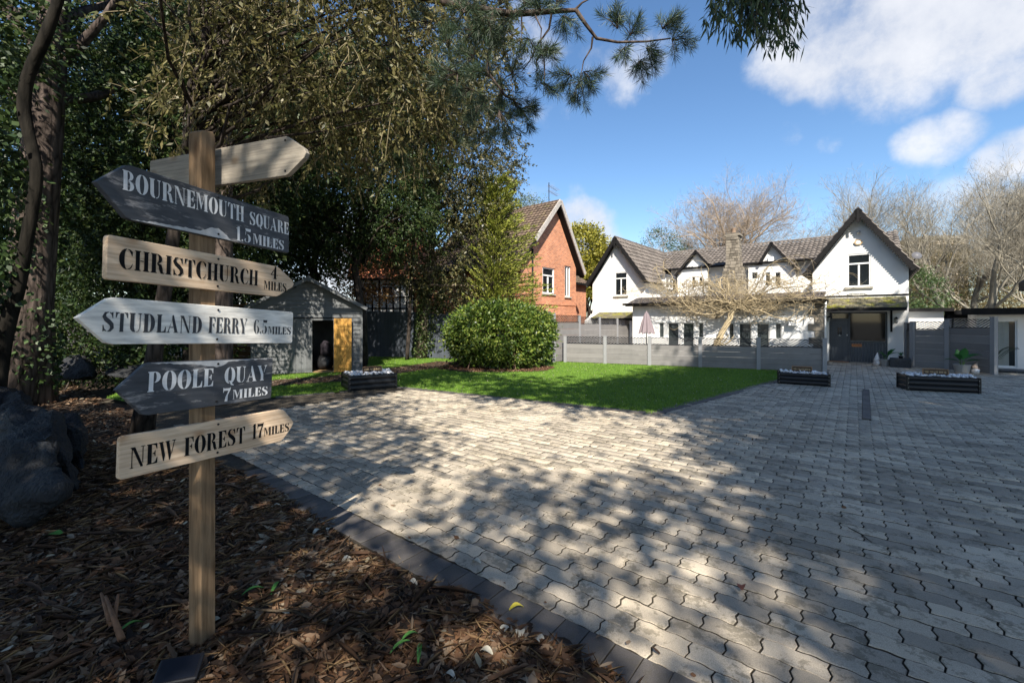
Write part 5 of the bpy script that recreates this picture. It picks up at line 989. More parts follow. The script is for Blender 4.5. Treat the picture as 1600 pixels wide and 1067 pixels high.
m_pot = M('grey_pot', (.36,.36,.36), .8, .08, 8, .2); m_big = leaf_mat('banana_leaf', [(.02,.09,.02),(.03,.14,.03),(.05,.2,.045)], .35, .25, .6); m_stem = M('green_stem', (.06,.12,.03), .6, .2)
def broad_leaf(d, up, L, W, curl, name, par, base):
    n = 8; v, f = [], []; d = Vector((*d, 0)).normalized(); s = Vector((-d.y, d.x, 0)); p = Vector(base); th = math.radians(up); pts = []
    for i in range(n+1): pts.append(p.copy()); p = p+(d*math.cos(th)+Vector((0,0,1))*math.sin(th))*(L/n); th -= math.radians(curl)/n
    for i, q in enumerate(pts):
        t = i/n; w = W*.5*max(.0, math.sin(math.pi*min(1, max(0,(t-.08))/.92)**.8)); nz = Vector((0,0,1)); v += [q-s*w+nz*w*.35, q, q+s*w+nz*w*.35]
    for i in range(n):
        for j in range(2): a = i*3+j; f.append((a,a+1,a+4,a+3))
    me = bpy.data.meshes.new(name); me.from_pydata([tuple(x) for x in v], [], f); return link(name, me, m_big, par, smooth=True)
def potted(label, px, py, rt, rb, hp, lv, seed, mpot=None, cat='potted plant'):
    x, y = ground(px, py); t = thing('potted_plant', label, cat, (x, y, 0)); MB().lathe([(rb*.9,0),(rb,.01),(rt,hp),(rt+.006,hp+.004),(rt-.02,hp-.005),(rt-.025,hp-.04)], 24).build('pot', mpot or m_pot, t, smooth=True)
    MB().lathe([(rt-.03,hp-.04),(.01,hp-.035)], 16).build('soil', m_soil, t)
    for dx, dy, up, L, W, cu in lv:
        b = Vector((dx,dy,0)).normalized(); st0 = Vector((b.x*.02,b.y*.02,hp-.04)); st1 = st0+Vector((b.x*.05,b.y*.05,.12+.10*random.random())); MB().tube([st0, st1], .008, 6).build('stem', m_stem, t); broad_leaf((dx,dy), up, L, W, cu, 'leaf', t, st1)
    return t
potted('green broad leaved plant in grey pot by the entrance window', 1383.5, 571.5, .155, .115, .235, [(-1,-.2,50,.34,.13,40),(1,-.1,60,.40,.15,30),(.9,-.4,30,.34,.13,20),(-.6,-.5,35,.26,.10,30),(.2,-1,70,.3,.12,30)], 1)
potted('dark green broad leaved plant in grey pot against the right fence', 1503, 582.7, .20, .15, .265, [(-1,-.3,60,.36,.20,50),(-.8,.3,25,.36,.18,40),(1,-.2,40,.50,.26,45),(.9,-.6,20,.34,.20,20),(-.2,-.4,80,.42,.22,20),(.1,.5,75,.40,.18,10)], 2)
pt = thing('planter_block', 'dark rattan square planter at the house corner with small plant on it', 'planter', (*ground(1406,573.5), 0), HA); MB().box(-.25,.28,-.05,.38,0,.30).build('box', M('dark_rattan', (.04,.045,.05), .8, .5, 30, .6), pt, bevel=.01)
for i in range(7): MB().box(-.255,.285,-.056,.386,.02+i*.04,.045+i*.04).build('weave_band', M('dark_rattan', (.04,.045,.05), .8, .5, 30, .6), pt)
x, y = ground(1406,573.5); so_ = thing('potted_succulent', 'small spiky plant in black pot on the dark rattan planter', 'potted plant', (x+.08, y+.05, .30)); MB().lathe([(.05,0),(.07,.09),(.06,.09)], 14).build('pot', m_blk, so_)
for i in range(14): a = i*2.4; broad_leaf((math.cos(a), math.sin(a)), 75-i*3, .16, .035, 30, 'leaf', so_, (0,0,.09))
pmx, pmy = 14.35, 13.05; pm = thing('palm_plant', 'dark feathery palm in front of the curtained glass door', 'potted plant', (pmx+.35, pmy+.25, 0)); MB().lathe([(.08,0),(.10,.3),(.08,.3)], 14).build('pot', m_blk, pm)
for i in range(9):
    a = i*.9; mb = MB(); b = Vector((0,0,.3)); pts = [b+Vector((math.cos(a)*.5*t, math.sin(a)*.5*t, .95*t-.45*t*t)) for t in (0,.25,.5,.75,1)]; mb.tube(pts, .006, 4)
    for k in range(14):
        t = .2+.8*k/14; p = b+Vector((math.cos(a)*.5*t, math.sin(a)*.5*t, .95*t-.45*t*t))
        for s in (-1,1): e = p+Vector((-math.sin(a)*s*.13+math.cos(a)*.05, math.cos(a)*s*.13+math.sin(a)*.05, -.05)); mb.bar(p, e, .010, .002)
    mb.build('frond', M('palm_green', (.02,.04,.018), .5, .3), pm)
def gnome(label, px, py, hat, lean, s=1.0, hatm=None, beard=None):
    x, y = ground(px, py); t = thing('garden_gnome', label, 'garden ornament', (x,y,0)); MB().lathe([(.07*s,0),(.085*s,.03*s),(.08*s,.11*s),(.06*s,.15*s)], 16).build('body', M('gnome_body', (.45,.42,.40), .8, .4, 12, .3), t, smooth=True)
    b = MB(); pts = [(0,-.02,.13*s),(0,-.05*s,.07*s),(0,-.07*s,.0)]; b.lathe([(.004,.0),(.05*s,.05*s),(.07*s,.11*s),(.04*s,.14*s)], 14, (0,-.035*s,.0)); b.build('beard', beard or m_peb, t, smooth=True)
    MB().lathe([(.004,-.014),(.016,0),(.004,.014)], 8, (0,-.10*s,.13*s)).build('nose', M('nose', (.5,.3,.22), .7, .1), t, smooth=True)
    h = MB(); q = [Vector((lean*k*k*.16*s, 0, .13*s+hat*k)) for k in (0,.25,.5,.75,1)]; h.tube(q, [.085*s,.065*s,.045*s,.025*s,.006], 14); h.build('hat', hatm, t, smooth=True); return t
gnome('white garden gnome with tall pointed hat beside the entrance', 1370, 570.5, .30, .12, 1.25, M('gnome_white', (.6,.58,.56), .8, .25, 14, .2))
gnome('bearded garden gnome with tan bent hat by the right fence', 1523, 583.5, .22, .5, 1.2, M('gnome_tan', (.28,.22,.18), .8, .2, 14, .2))
# parasol
ux = HF.x(1010,-1.4); w = HF.o+HF.e*ux+HF.b*-1.4; um = thing('closed_parasol', 'closed dusky mauve parasol on the patio behind the low fence', 'parasol', (w.x,w.y,0)); H0, H1 = 1.05, 1.93
n = 48; v = []; f = []; k = 7
for j in range(k+1):
    t = j/k; z_ = H1-(H1-H0)*t; r0 = .05+.24*t**.8
    for i in range(n): a = i*2*math.pi/n; r = r0*(1+.28*math.cos(a*8)+.05*math.cos(a*3)); v.append((r*math.cos(a), r*math.sin(a), z_-.05*math.cos(a*8)*t))
for j in range(k):
    for i in range(n): f.append((j*n+i, j*n+(i+1)%n, (j+1)*n+(i+1)%n, (j+1)*n+i))
mb = MB(); mb.v = v; mb.f = f; mb.build('canopy', M('mauve_cloth', (.21,.17,.18), .9, .1, 6, .2), um, smooth=True); MB().tube([(0,0,0),(0,0,H1+.06)], .02, 8).build('pole', m_blk, um); MB().lathe([(.06,H1-.02),(.03,H1+.03),(.01,H1+.08)], 10).build('top', MATS['mauve_cloth'], um); MB().lathe([(.25,0),(.25,.06),(.04,.1)], 16).build('base', m_blk, um)

# ------------------------------------------------------------------ vegetation
b_dark = bark_mat('dark_bark', (.045,.036,.03)); b_pine = bark_mat('pine_bark', (.085,.066,.056), .8); b_grey = bark_mat('grey_bark', (.16,.13,.10)); b_tan = M('tan_bark', (.36,.29,.18), .85, .4, 9, .5)
L_dark = leaf_mat('dark_evergreen_leaf', [(.008,.018,.006),(.018,.038,.010),(.035,.060,.015),(.07,.09,.025)], .5, .25, .25)
L_gold = leaf_mat('olive_gold_leaf', [(.022,.028,.010),(.06,.062,.02),(.13,.12,.04),(.27,.235,.10),(.09,.10,.03)], .45, .4, .35)
L_holm = leaf_mat('holm_oak_leaf', [(.018,.026,.010),(.045,.052,.018),(.10,.095,.033),(.20,.17,.07)], .45, .25)
L_cyp = leaf_mat('cypress_leaf', [(.12,.16,.02),(.26,.29,.04),(.42,.42,.08)], .6, .3)
L_bush = leaf_mat('laurel_leaf', [(.022,.05,.010),(.055,.10,.014),(.12,.18,.025),(.26,.30,.06)], .42, .3)
L_ivy = leaf_mat('ivy_leaf', [(.015,.035,.01),(.03,.06,.015),(.07,.11,.03)], .5, .25)
L_need = leaf_mat('pine_needle', [(.02,.042,.022),(.04,.072,.038),(.085,.12,.055)], .5, .15)
L_euc = leaf_mat('eucalyptus_leaf', [(.03,.06,.03),(.06,.10,.045),(.13,.18,.07)], .4, .25)
L_yel = leaf_mat('yellow_green_leaf', [(.13,.14,.015),(.26,.24,.025),(.38,.33,.05)], .6, .3)
L_aut = leaf_mat('autumn_leaf', [(.12,.06,.02),(.3,.16,.05),(.42,.26,.1)], .6, .3)
# big pine trunk at the left with its crown far overhead, ivy, and the crooked stem in front
t1 = leafy('pine_tree', 'massive rough barked tree trunk at the far left with ivy on it', (-9.3,8.2), [(-10.5,9.5,10.5,4.0,4,3.0),(-7.8,9.5,8.8,2.4,2.4,1.7),(-13.5,11,8,3.5,3,3.2)], 420, 60, .30, .13, .05, L_dark, b_pine, .40, top=(-8.2,8.2,12), seed=31, cat='tree')
gI = rng(5); n = 4200; zz = gI.random(n)*7.5; a = gI.random(n)*6.283; cx = -9.3+1.1*zz/12; r = .40+.10*gI.random(n); keepm = (np.sin(a*2+zz*1.3)+np.sin(zz*2.1) > .1); P = np.stack([cx+np.cos(a)*r, 8.2+np.sin(a)*r, zz], 1)[keepm]
V, F = leaves(P, np.stack([np.cos(a), np.sin(a), -.6+0*a],1)[keepm]+gI.normal(size=P.shape)*.5, .09, .08, gI); link('ivy', npmesh('ivy', V, F), L_ivy, t1, world=True)
def stem_px(name, label, pts, rad, Y, m, cat='tree'):
    q = [bpt(px, py, Y+dy) for px, py, dy in pts]; b = q[0]; t = thing(name, label, cat, (b[0], b[1], 0)); mb = MB()
    pp = []; rr = []
    for i in range(len(q)-1):
        for s in range(4): pp.append(Vector(q[i]).lerp(Vector(q[i+1]), s/4)); rr.append(rad[i]+(rad[i+1]-rad[i])*s/4)
    pp.append(Vector(q[-1])); rr.append(rad[-1]); 
    for _ in range(2): pp = [pp[0]]+[(pp[i-1]+pp[i]*2+pp[i+1])/4 for i in range(1, len(pp)-1)]+[pp[-1]]
    mb.tube(pp, rr, 10); mb.build('trunk', m, t, world=True, smooth=True); return t, pp
t2, pp = stem_px('crooked_tree', 'crooked thin stem in front of the massive trunk at far left', [(-12,700,0),(-4,600,0),(10,510,0),(28,450,0),(43,370,0),(60,270,0),(46,215,0),(36,170,0),(42,120,0),(72,55,0),(92,0,0),(120,-120,0),(150,-240,.4)], [.10,.095,.09,.085,.075,.07,.07,.075,.075,.07,.06,.05,.04], 6.3, bark_mat('smooth_bark', (.016,.014,.011), .5))
g = rng(77); C, P, O = clumps(g, [(-8.6,6.8,6.4,1.4,1.3,1.2)], 60, 60, .25, .6); V, F = leaves(P, O+g.normal(size=P.shape)*.7+np.array([0,0,-.3]), .12, .05, g); link('crown', npmesh('crown', V, F), L_dark, t2, world=True)
# left edge ivy curtain
def shrub(name, label, ell, K, n, rc, L, W, lm, seed, cat='shrub', group=None, droop=.2, stems=12, sm=None, shell=.8, sr=.02):
    g = rng(seed); e0 = ell[0]; t = thing(name, label, cat, (e0[0], e0[1], 0), 0, group); C, P, O = clumps(g, ell, K, n, rc, shell); P = P[P[:,2] > .03]; O = O[:len(P)] if len(O) != len(P) else O
    O = unit(P-np.array(e0[:3])); V, F = leaves(P, O*.8+g.normal(size=P.shape)*.7+np.array([0,0,-droop]), L*(.6+.8*g.random(len(P))), W*(.6+.8*g.random(len(P))), g); link('foliage', npmesh('foliage', V, F), lm, t, world=True)
    mb = MB()
    for i in g.choice(len(C), min(stems, len(C)), replace=False):
        c = Vector(C[i]); b = Vector((e0[0]+g.normal()*e0[3]*.35, e0[1]+g.normal()*e0[4]*.35, -.03)); m_ = b.lerp(c, .5)+Vector((g.normal()*.1,g.normal()*.1,.1)); mb.tube([b, b.lerp(m_,.5), m_, c], [sr, sr*.8, sr*.6, sr*.2], 5, cap=False)
    mb.build('stems', sm or b_dark, t, world=True, smooth=True); return t
shrub('ivy_clump', 'ivy hanging down at the extreme left edge', [(-7.6,6.0,3.6,.45,.6,2.6)], 90, 60, .14, .09, .08, L_ivy, 41, droop=.8, cat='ivy')
# dark evergreen mass behind the signpost
leafy('evergreen_tree', 'dark evergreen tree directly behind the whitewashed sign board', (-7.9,10.6), [(-8.2,11,5.4,2.4,2.2,3.2),(-6.6,11.2,7.2,2.0,2,2.4),(-9.6,11.3,3.4,1.5,1.3,1.9)], 1000, 90, .26, .11, .046, L_dark, b_dark, .16, top=(-7.2,10.8,8.5), seed=51, bend=.12, spray=5)
leafy('evergreen_tree', 'dark evergreen with bare lower limbs behind the signpost top', (-5.4,15.6), [(-5.3,16,8.6,3.0,2.6,3.4),(-6.6,15.6,5.0,2.0,1.6,1.6),(-3.9,15.4,5.4,1.4,1.4,1.2)], 850, 85, .28, .11, .046, L_dark, b_dark, .17, top=(-5.1,15.8,10.5), seed=52, bend=.15, n_limb=40, spray=5)
leafy('evergreen_tree', 'tall dark evergreen between the massive trunk and the signpost', (-11.6,13.6), [(-11.8,13.6,6.4,3.0,2.4,5.4),(-9.6,14,10.2,3.0,2.4,3.2)], 900, 90, .34, .15, .06, L_dark, b_dark, .2, seed=53, bend=.1, spray=4)
leafy('evergreen_tree', 'furthest left dark evergreen filling the left edge', (-17,14), [(-17,14,5.6,3.4,3,5.6),(-21,16,7,4,4,6)], 600, 60, .4, .22, .1, L_dark, b_dark, .25, seed=54)
leafy('evergreen_tree', 'dark evergreen rising behind the shed ridge', (-8.2,18.2), [(-8.2,18.2,7.6,2.8,2.4,4.4),(-10.6,18.0,5.0,2.6,2,3.0)], 560, 60, .32, .17, .07, L_dark, b_dark, .18, seed=55)
leafy('evergreen_tree', 'dark evergreen deep in the wood at the back left', (-15,21), [(-15,21,8,5,3,8),(-9,24,11,4.5,3,6)], 700, 60, .5, .3, .13, L_dark, b_dark, .25, seed=56)
for i, (x, y, rx, rz) in enumerate(((-10.3,10.8,1.5,1.3),(-8.5,11.0,1.2,1.5),(-12.6,11.4,1.8,1.8),(-16.5,11,2.6,2.4))):
    shrub('laurel_shrub', ['dark shrub under the trees behind the Poole Quay board','dark shrub low behind the signpost beside the log store','dark shrub at the foot of the trees left of the signpost','dark shrub at the far left edge behind the trunk'][i], [(x,y,.9*rz*.7,rx,1.0,rz)], 150, 50, .2, .11, .05, L_dark, 60+i, group='dark shrubs under the trees')
shrub('autumn_shrub', 'orange brown shrub glowing above the shed roof', [(-7.2,21.5,3.9,1.6,1.2,1.8)], 110, 50, .25, .12, .07, L_aut, 66)
# near hanging foliage, olive gold, arching out over the signpost
gt_ = leafy('bay_tree', 'olive gold leaved tree whose sprays hang above the signpost', (-5.2,6.1), [(-2.5,6.4,5.4,1.8,1.1,1.3),(-4.2,7.0,5.3,1.8,1.3,1.6),(-1.2,7.4,6.2,1.4,1.2,1.2),(-3.6,6.2,7.0,2.6,1.8,1.4),(-2.0,7.3,5.0,1.3,.9,1.0)], 560, 60, .22, .10, .036, L_gold, b_dark, .11, top=(-4.3,6.5,7.6), seed=71, droop=.75, n_limb=60, shell=.5, twigs=1, spray=4, twigm=M('olive_twig', (.16,.13,.07), .8, .3))
# pine on the left of the lawn: long limb with needle tufts reaching across the top
def needle_tuft(g, P, D, out, L=.16, n=60, spread=.25):
    D = unit(D[None])[0]; a = g.random((n,1)); base = P+D*a*spread; dr = D*.75+g.normal(size=(n,3))*.55; out.append((base, dr, np.full(n, L)*(.7+.5*g.random(n))))
def pine(name, label, loc, segs, tufts, seed, trunk_top, r0):
    g = rng(seed); t = thing(name, label, 'tree', (loc[0],loc[1],0)); tr = MB(); k = 8
    tr.tube([Vector((loc[0],loc[1],-.05)).lerp(Vector(trunk_top), i/(k-1)) for i in range(k)], [r0*(1.2-.7*i/(k-1)) for i in range(k)], 12); tr.build('trunk', b_pine, t, world=True, smooth=True)
    br = MB(); out = []
    for pts, r in segs:
        q = [Vector(p) for p in pts]; br.tube(q, [r*(1-.7*i/(len(q)-1)) for i in range(len(q))], 7, cap=False)
    for p, d, s in tufts:
        p = np.array(p, float); d = np.array(d, float)
        for j in range(int(6*s)+1):
            dd = unit((d+g.normal(size=3)*.55)[None])[0]; e = p+dd*.16*s*(.5+g.random()); br.tube([Vector(p), Vector((p+e)/2)+Vector((0,0,.02)), Vector(e)], [.009,.006,.004], 4, cap=False); needle_tuft(g, e-dd*.1, dd, out, .155, 84, .17)
    P = np.concatenate([o[0] for o in out]); D = np.concatenate([o[1] for o in out]); L = np.concatenate([o[2] for o in out]); V, F = leaves(P, D, L, .0055, g); link('needles', npmesh('needles', V, F), L_need, t, world=True); br.build('branches', b_pine, t, world=True, smooth=True); return t
def B(px, py, Y): return bpt(px, py, Y)
gp = random.Random(9); tufts = []
for px, py, d, s in ((1050,62,(1,0,.1),1.3),(1035,45,(.8,0,.5),1.2),(1010,75,(.7,0,-.5),1.1),(985,55,(.3,0,.7),1.2),(965,45,(-.1,0,1),1.2),(1000,95,(.3,0,-.8),1),(975,75,(0,0,-.8),.7),(905,128,(-.1,0,-1),1.5),(912,112,(.3,0,-.6),1.2),(893,118,(-.7,0,-.2),1.0),
   (880,25,(.2,0,-.6),1.2),(868,12,(.2,0,.5),1.3),(845,20,(-.2,0,.7),1.2),(820,10,(0,0,.6),1.3),(795,30,(-.3,0,-.4),1.4),(780,8,(0,0,.5),1.3),(760,25,(-.3,0,-.5),1.3),(825,60,(0,0,-1),1.0),(838,95,(.6,0,-.3),1.1),(848,80,(.9,0,.1),.8),(845,130,(.3,0,-.6),.9),(815,170,(.9,0,-.4),1.4),(800,155,(.6,0,-.8),1.4),(785,140,(0,0,-.6),1.4),(765,120,(-.2,0,.2),1.4),(780,175,(.2,0,-.9),1.4),(755,160,(-.5,0,-.5),1.3),(740,90,(-.3,0,.4),1.4),(735,140,(-.6,0,0),1.3),(770,70,(.2,0,.4),1.2),(800,115,(.6,0,.2),1.1),(740,50,(0,0,.5),1.4),(715,115,(-.5,0,0),1.4),(700,75,(0,0,.4),1.4),(725,20,(0,0,.6),1.4)):
    p = B(px, py, 6.0+gp.uniform(-.35,.35)); tufts.append((p, (d[0], gp.uniform(-.4,.4), d[2]), s))
for i in range(26): p = B(gp.uniform(600,760), gp.uniform(-60,260), 7.6+gp.uniform(-.6,.8)); tufts.append((p, (gp.gauss(0,1), gp.gauss(0,1), gp.gauss(0,.6)), 1.4))
segs = [([(-5.55,8.4,6.6),B(420,-60,7.6),B(600,-20,6.9),B(720,10,6.4),B(800,22,6.1),B(860,18,6.0),B(900,16,6.0)],.085), ([B(900,16,6.0),B(915,38,6.0),B(932,60,6.0),B(965,66,6.0),B(1010,65,6.0),B(1048,60,6.0)],.030), ([B(898,16,6),B(910,4,6),B(930,-6,6)],.02), ([B(926,58,6),B(924,75,6),B(912,95,6),B(906,125,6)],.016),
        ([B(862,20,6),B(858,45,6),B(840,70,6),B(828,95,6),B(815,112,6)],.018), ([B(835,22,6),B(846,45,6),B(845,60,6),B(848,100,6)],.012), ([B(770,20,6.2),B(768,60,6.1),B(760,110,6.1),B(790,150,6.0),B(815,165,6.0)],.03), ([B(815,25,6),B(815,60,6)],.012), ([B(850,92,6),B(851,115,6),B(849,150,6)],.013)]
pine('long_limbed_pine', 'pine standing behind the signpost, one limb reaching right across the top', (-5.62,8.4), segs, tufts, 81, (-5.5,8.4,11), .17)
# ivy-clad holm oak left of the round bush, cypress beside it
leafy('holm_oak', 'tall ivy clad holm oak between the shed and the round bush', (-3.85,18.6), [(-2.55,18.4,5.0,2.5,2.2,3.0),(-2.2,18.4,8.6,2.6,2.3,3.2),(-3.6,18.6,12.4,3.4,2.8,3.2),(-4.2,18.0,4.8,1.4,1.2,1.7),(-1.3,18.2,7.0,1.5,1.3,2.6)], 1300, 84, .24, .11, .052, L_holm, b_grey, .26, top=(-2.9,18.5,12), seed=91, n_limb=30, shell=.8, spray=6)
ho = bpy.data.objects['holm_oak']; gI = rng(6); n = 2600; zz = gI.random(n)*3.6; a = gI.random(n)*6.283; r = .33+.22*gI.random(n); P = np.stack([-3.75+.12*zz+np.cos(a)*r, 18.6+np.sin(a)*r, zz*.95+.15], 1); V, F = leaves(P, np.stack([np.cos(a), np.sin(a), -.6+0*a],1)+gI.normal(size=P.shape)*.5, .10, .09, gI); link('ivy', npmesh('ivy', V, F), leaf_mat('lit_ivy', [(.03,.06,.015),(.08,.12,.03),(.15,.18,.06)], .55, .25), ho, world=True)
t3, _ = stem_px('thin_dead_trunk', 'thin bare dark trunk in front of the slate blue fence', [(636,562,0),(640,500,0),(642,430,0),(650,340,0)], [.08,.075,.065,.05], 17.6, b_dark)
# cypress: sprays fanning up and right
g = rng(95); cy = thing('cypress_tree', 'yellow green cypress with feathery sprays in front of the brick gable', 'tree', (-.6,17.6,0)); VV = []; mb = MB(); mb.tube([(-.75,17.6,0),(-.7,17.6,3),(-.65,17.6,7)], [.16,.12,.03], 8)
Ps, Ds = [], []
for i in range(300):
    z0 = 1.4+5.6*g.random(); a = g.random()*6.283; ln = (2.0-.19*(z0-1.6))*(.6+.5*g.random())*(1.35 if math.cos(a) > .3 and z0 < 5 else 1); d = np.array([math.cos(a)*1.0+.45, math.sin(a)*.8, .45+.3*g.random()]); d /= np.linalg.norm(d); b = np.array([-.7,17.6,z0]); e = b+d*ln+np.array([0,0,-.12*ln*ln]); mb.tube([Vector(b), Vector((b+e)/2+np.array([0,0,.06])), Vector(e)], [.02,.012,.004], 4, cap=False)
    k = 70; t = g.random((k,1))**.6; sd2 = np.cross(d, [0,0,1]); q = b+(e-b)*t+sd2*(g.normal(size=(k,1))*.16)*(1.15-t)+g.normal(size=(k,3))*.03; Ps.append(q); Ds.append(d+sd2*np.sign(g.normal(size=(k,1)))*.7*g.random((k,1))+g.normal(size=(k,3))*.25)
P = np.concatenate(Ps); V, F = leaves(P, np.concatenate(Ds), .12*(.6+.8*g.random(len(P))), .035, g); link('foliage', npmesh('foliage', V, F), L_cyp, cy, world=True); mb.build('trunk', b_dark, cy, world=True, smooth=True)
# the round bush
bush = shrub('round_bush', 'large clipped round evergreen bush at the edge of the lawn', [(-.42,15.2,1.12,1.80,1.5,1.12),(-.9,15.2,1.05,1.35,1.4,1.1),(.35,15.2,1.0,1.15,1.3,1.02),(-1.3,15.0,1.45,.8,.8,.62),(.5,14.9,1.35,.8,.8,.7),(-.2,14.6,.9,1.2,1.0,.8),(.75,15,1.2,.6,.8,.7),(-1.55,15,.95,.55,.8,.75)], 1000, 34, .12, .115, .055, L_bush, 101, droop=.1, stems=70, sm=M('reddish_stems', (.12,.07,.05), .8, .3), shell=.93, sr=.018)
shrub('yellow_tree', 'bright yellow green tree behind the roofs between the two houses', [(5.6,34,6.2,2.0,1.6,2.9),(7.4,34,5.2,1.8,1.4,2.2)], 330, 56, .3, .22, .12, L_yel, 104, cat='tree', droop=0, stems=20, sr=.08)
shrub('conifer_tree', 'green conifer tip behind the brick house ridge', [(1.6,40,10.4,1.9,1.4,2.6)], 130, 50, .35, .16, .06, leaf_mat('mid_conifer', [(.04,.07,.02),(.09,.13,.04),(.15,.17,.06)], .6, .2), 105, cat='tree', stems=14, sr=.1)
shrub('evergreen_shrub', 'dark evergreen between the white house wall and right trees', [(17.6,19.2,2.3,1.2,1.0,1.7)], 160, 50, .2, .1, .04, leaf_mat('mid_evergreen', [(.02,.05,.012),(.05,.09,.02),(.09,.13,.04)], .5, .2), 106, stems=12)
shrub('evergreen_tree', 'dark green conifer top behind the white house left of the bare oak', [(11.2,33,6.6,1.6,1.3,1.9),(13.6,34,6.0,1.4,1.3,1.6)], 150, 50, .28, .13, .05, leaf_mat('mid_evergreen', [(.02,.05,.012)]), 107, cat='tree', stems=12)
# bare trees
m_b1 = M('bare_twig_bark', (.30,.235,.17), .9, .35, 3, .4); m_b2 = M('grey_green_bark', (.25,.225,.175), .9, .35, 3, .4)
bare('bare_oak', 'large bare oak spreading behind the white house chimney', (16.9,32), 12.8, .82, 207, m_b1, .52, 5, 4, up=.04, first=.45, limb=1.75, th=.30, nt=3, tl=.5)
for i, (x, y, h, r, sd_, tl, lab) in enumerate(((23,21.5,9.6,.20,211,(.25,0),'pale trunked bare tree leaning right behind the garden room'),(24.6,23.5,10.5,.17,212,(-.1,0),'bare tree with forked trunk behind the right fence'),(27.5,26,11.5,.20,213,(.05,0),'rightmost tall bare tree against the cloud'),(21.0,25,9.5,.15,214,(-.2,0),'slender bare tree right of the satellite dish'),(26,21.5,9.5,.14,215,(.3,0),'bare tree at the right edge above the canopy'),(23.5,29,12,.2,216,(0,0),'tall bare tree furthest back at the right'))):
    bare('bare_tree', lab, (x,y), h*1.08, .55, sd_, m_b2, r, 6 if sd_ in (213,) else 5, 3, group='bare trees at the right', up=.35, tilt=tl, nt=1)
gb = rng(300); n = 75000; P = np.stack([20+30*gb.random(n), 27+9*gb.random(n), 7.0*gb.random(n)**.8], 1); V, F = leaves(P, gb.normal(size=(n,3))+np.array([0,0,.8]), .5*(.5+gb.random(n)), .035, gb); link('thicket', npmesh('thicket', V, F), leaf_mat('thicket_twig', [(.10,.075,.035),(.19,.14,.06),(.28,.22,.10),(.13,.14,.05)], .8, .15, .2), kind='stuff')
# wisteria trained over the front roof
g = random.Random(15); ws = thing('wisteria', 'leafless tan wisteria with twisted trunk trained over the front roof', 'climbing plant', (0,0,0))
def HW(x, y, z): w = HF.o+HF.e*x+HF.b*y; return Vector((w.x, w.y, z))
bx = HF.x(1112,-.9); w0 = HW(bx,-.9,0); ws.location = (w0.x, w0.y, 0); tr = MB(); br = MB(); tx, tz = HF.at(1152,476,-.6)
for k in range(5):
    pts = []; ph = k*1.26
    for i in range(12): t = i/11; a = ph+t*4.5; rr_ = .085*(1-.2*t); pts.append(HW(bx+(tx-bx)*t**1.15+rr_*math.cos(a)+g.gauss(0,.015), -.9+.3*t+rr_*math.sin(a), tz*1.0*t**.9))
    tr.tube(pts, [.052-.02*i/11 for i in range(12)], 7, cap=False)
for k in range(4):
    pts = [HW(bx+.05*k,-.9,.2+.1*k)]; 
    for i in range(1, 7): pts.append(HW(bx-.15+.22*i*(.6+.3*k)*.5+g.gauss(0,.04), -.85+g.gauss(0,.05), .25+.12*i+.06*math.sin(i*2+k)))
    tr.tube(pts, [.03]*6+[.012], 5, cap=False)
def wander(p, d, n, stp, r, sag, lev):
    pts = [HW(*p)]; pos = list(p); dx, dy, dz = d
    for i in range(n):
        dx += g.gauss(0,.34); dy += g.gauss(0,.24); dz += g.gauss(0,.40)+(sag)
        pos[2] += 0; L = math.sqrt(dx*dx+dy*dy+dz*dz) or 1; pos = [pos[0]+dx/L*stp, pos[1]+dy/L*stp*.7, pos[2]+dz/L*stp]
        if pos[1] > -.3: pos[2] = max(pos[2], 2.42+.22*min(1.2,max(0,pos[1]+.3))) 
        if pos[2] > 3.15: dz -= .6
        if pos[2] < 2.0: dz += .35
        if pos[0] < -7.6: dx += .6
        if pos[0] > 1.0: dx -= .6
        if pos[1] > 1.4: dy -= .5
        if pos[1] < -.9: dy += .5
        pts.append(HW(*pos))
        if lev < 2 and g.random() < (.55 if lev == 0 else .42): wander(tuple(pos), (g.gauss(0,1)+dx*.4, g.gauss(0,.6), g.gauss(.1,.7)), g.randint(5, 11), stp*.75, r*.5, 0, lev+1)
    br.tube(pts, [r*(1-.75*i/n) for i in range(n+1)], 5 if r > .012 else 3, cap=False)
for k in range(34): s = -1 if k % 2 else 1; wander((tx+g.gauss(0,.15), -.6, tz+g.uniform(-.1,.1)), (s*(1+g.random()), g.gauss(0,.4), g.gauss(.15,.35)), g.randint(14, 28) if s < 0 else g.randint(10,22), .17, .032 if k < 12 else .019, 0, 0)
for k in range(48): wander((g.uniform(-7,.6), g.uniform(-.6,1.0), g.uniform(2.4,3.0)), (g.gauss(0,1), g.gauss(0,.4), g.gauss(.1,.5)), g.randint(6,14), .15, .012, 0, 1)
tr.build('trunk', b_tan, ws, world=True, smooth=True); br.build('branches', b_tan, ws, world=True, smooth=True)
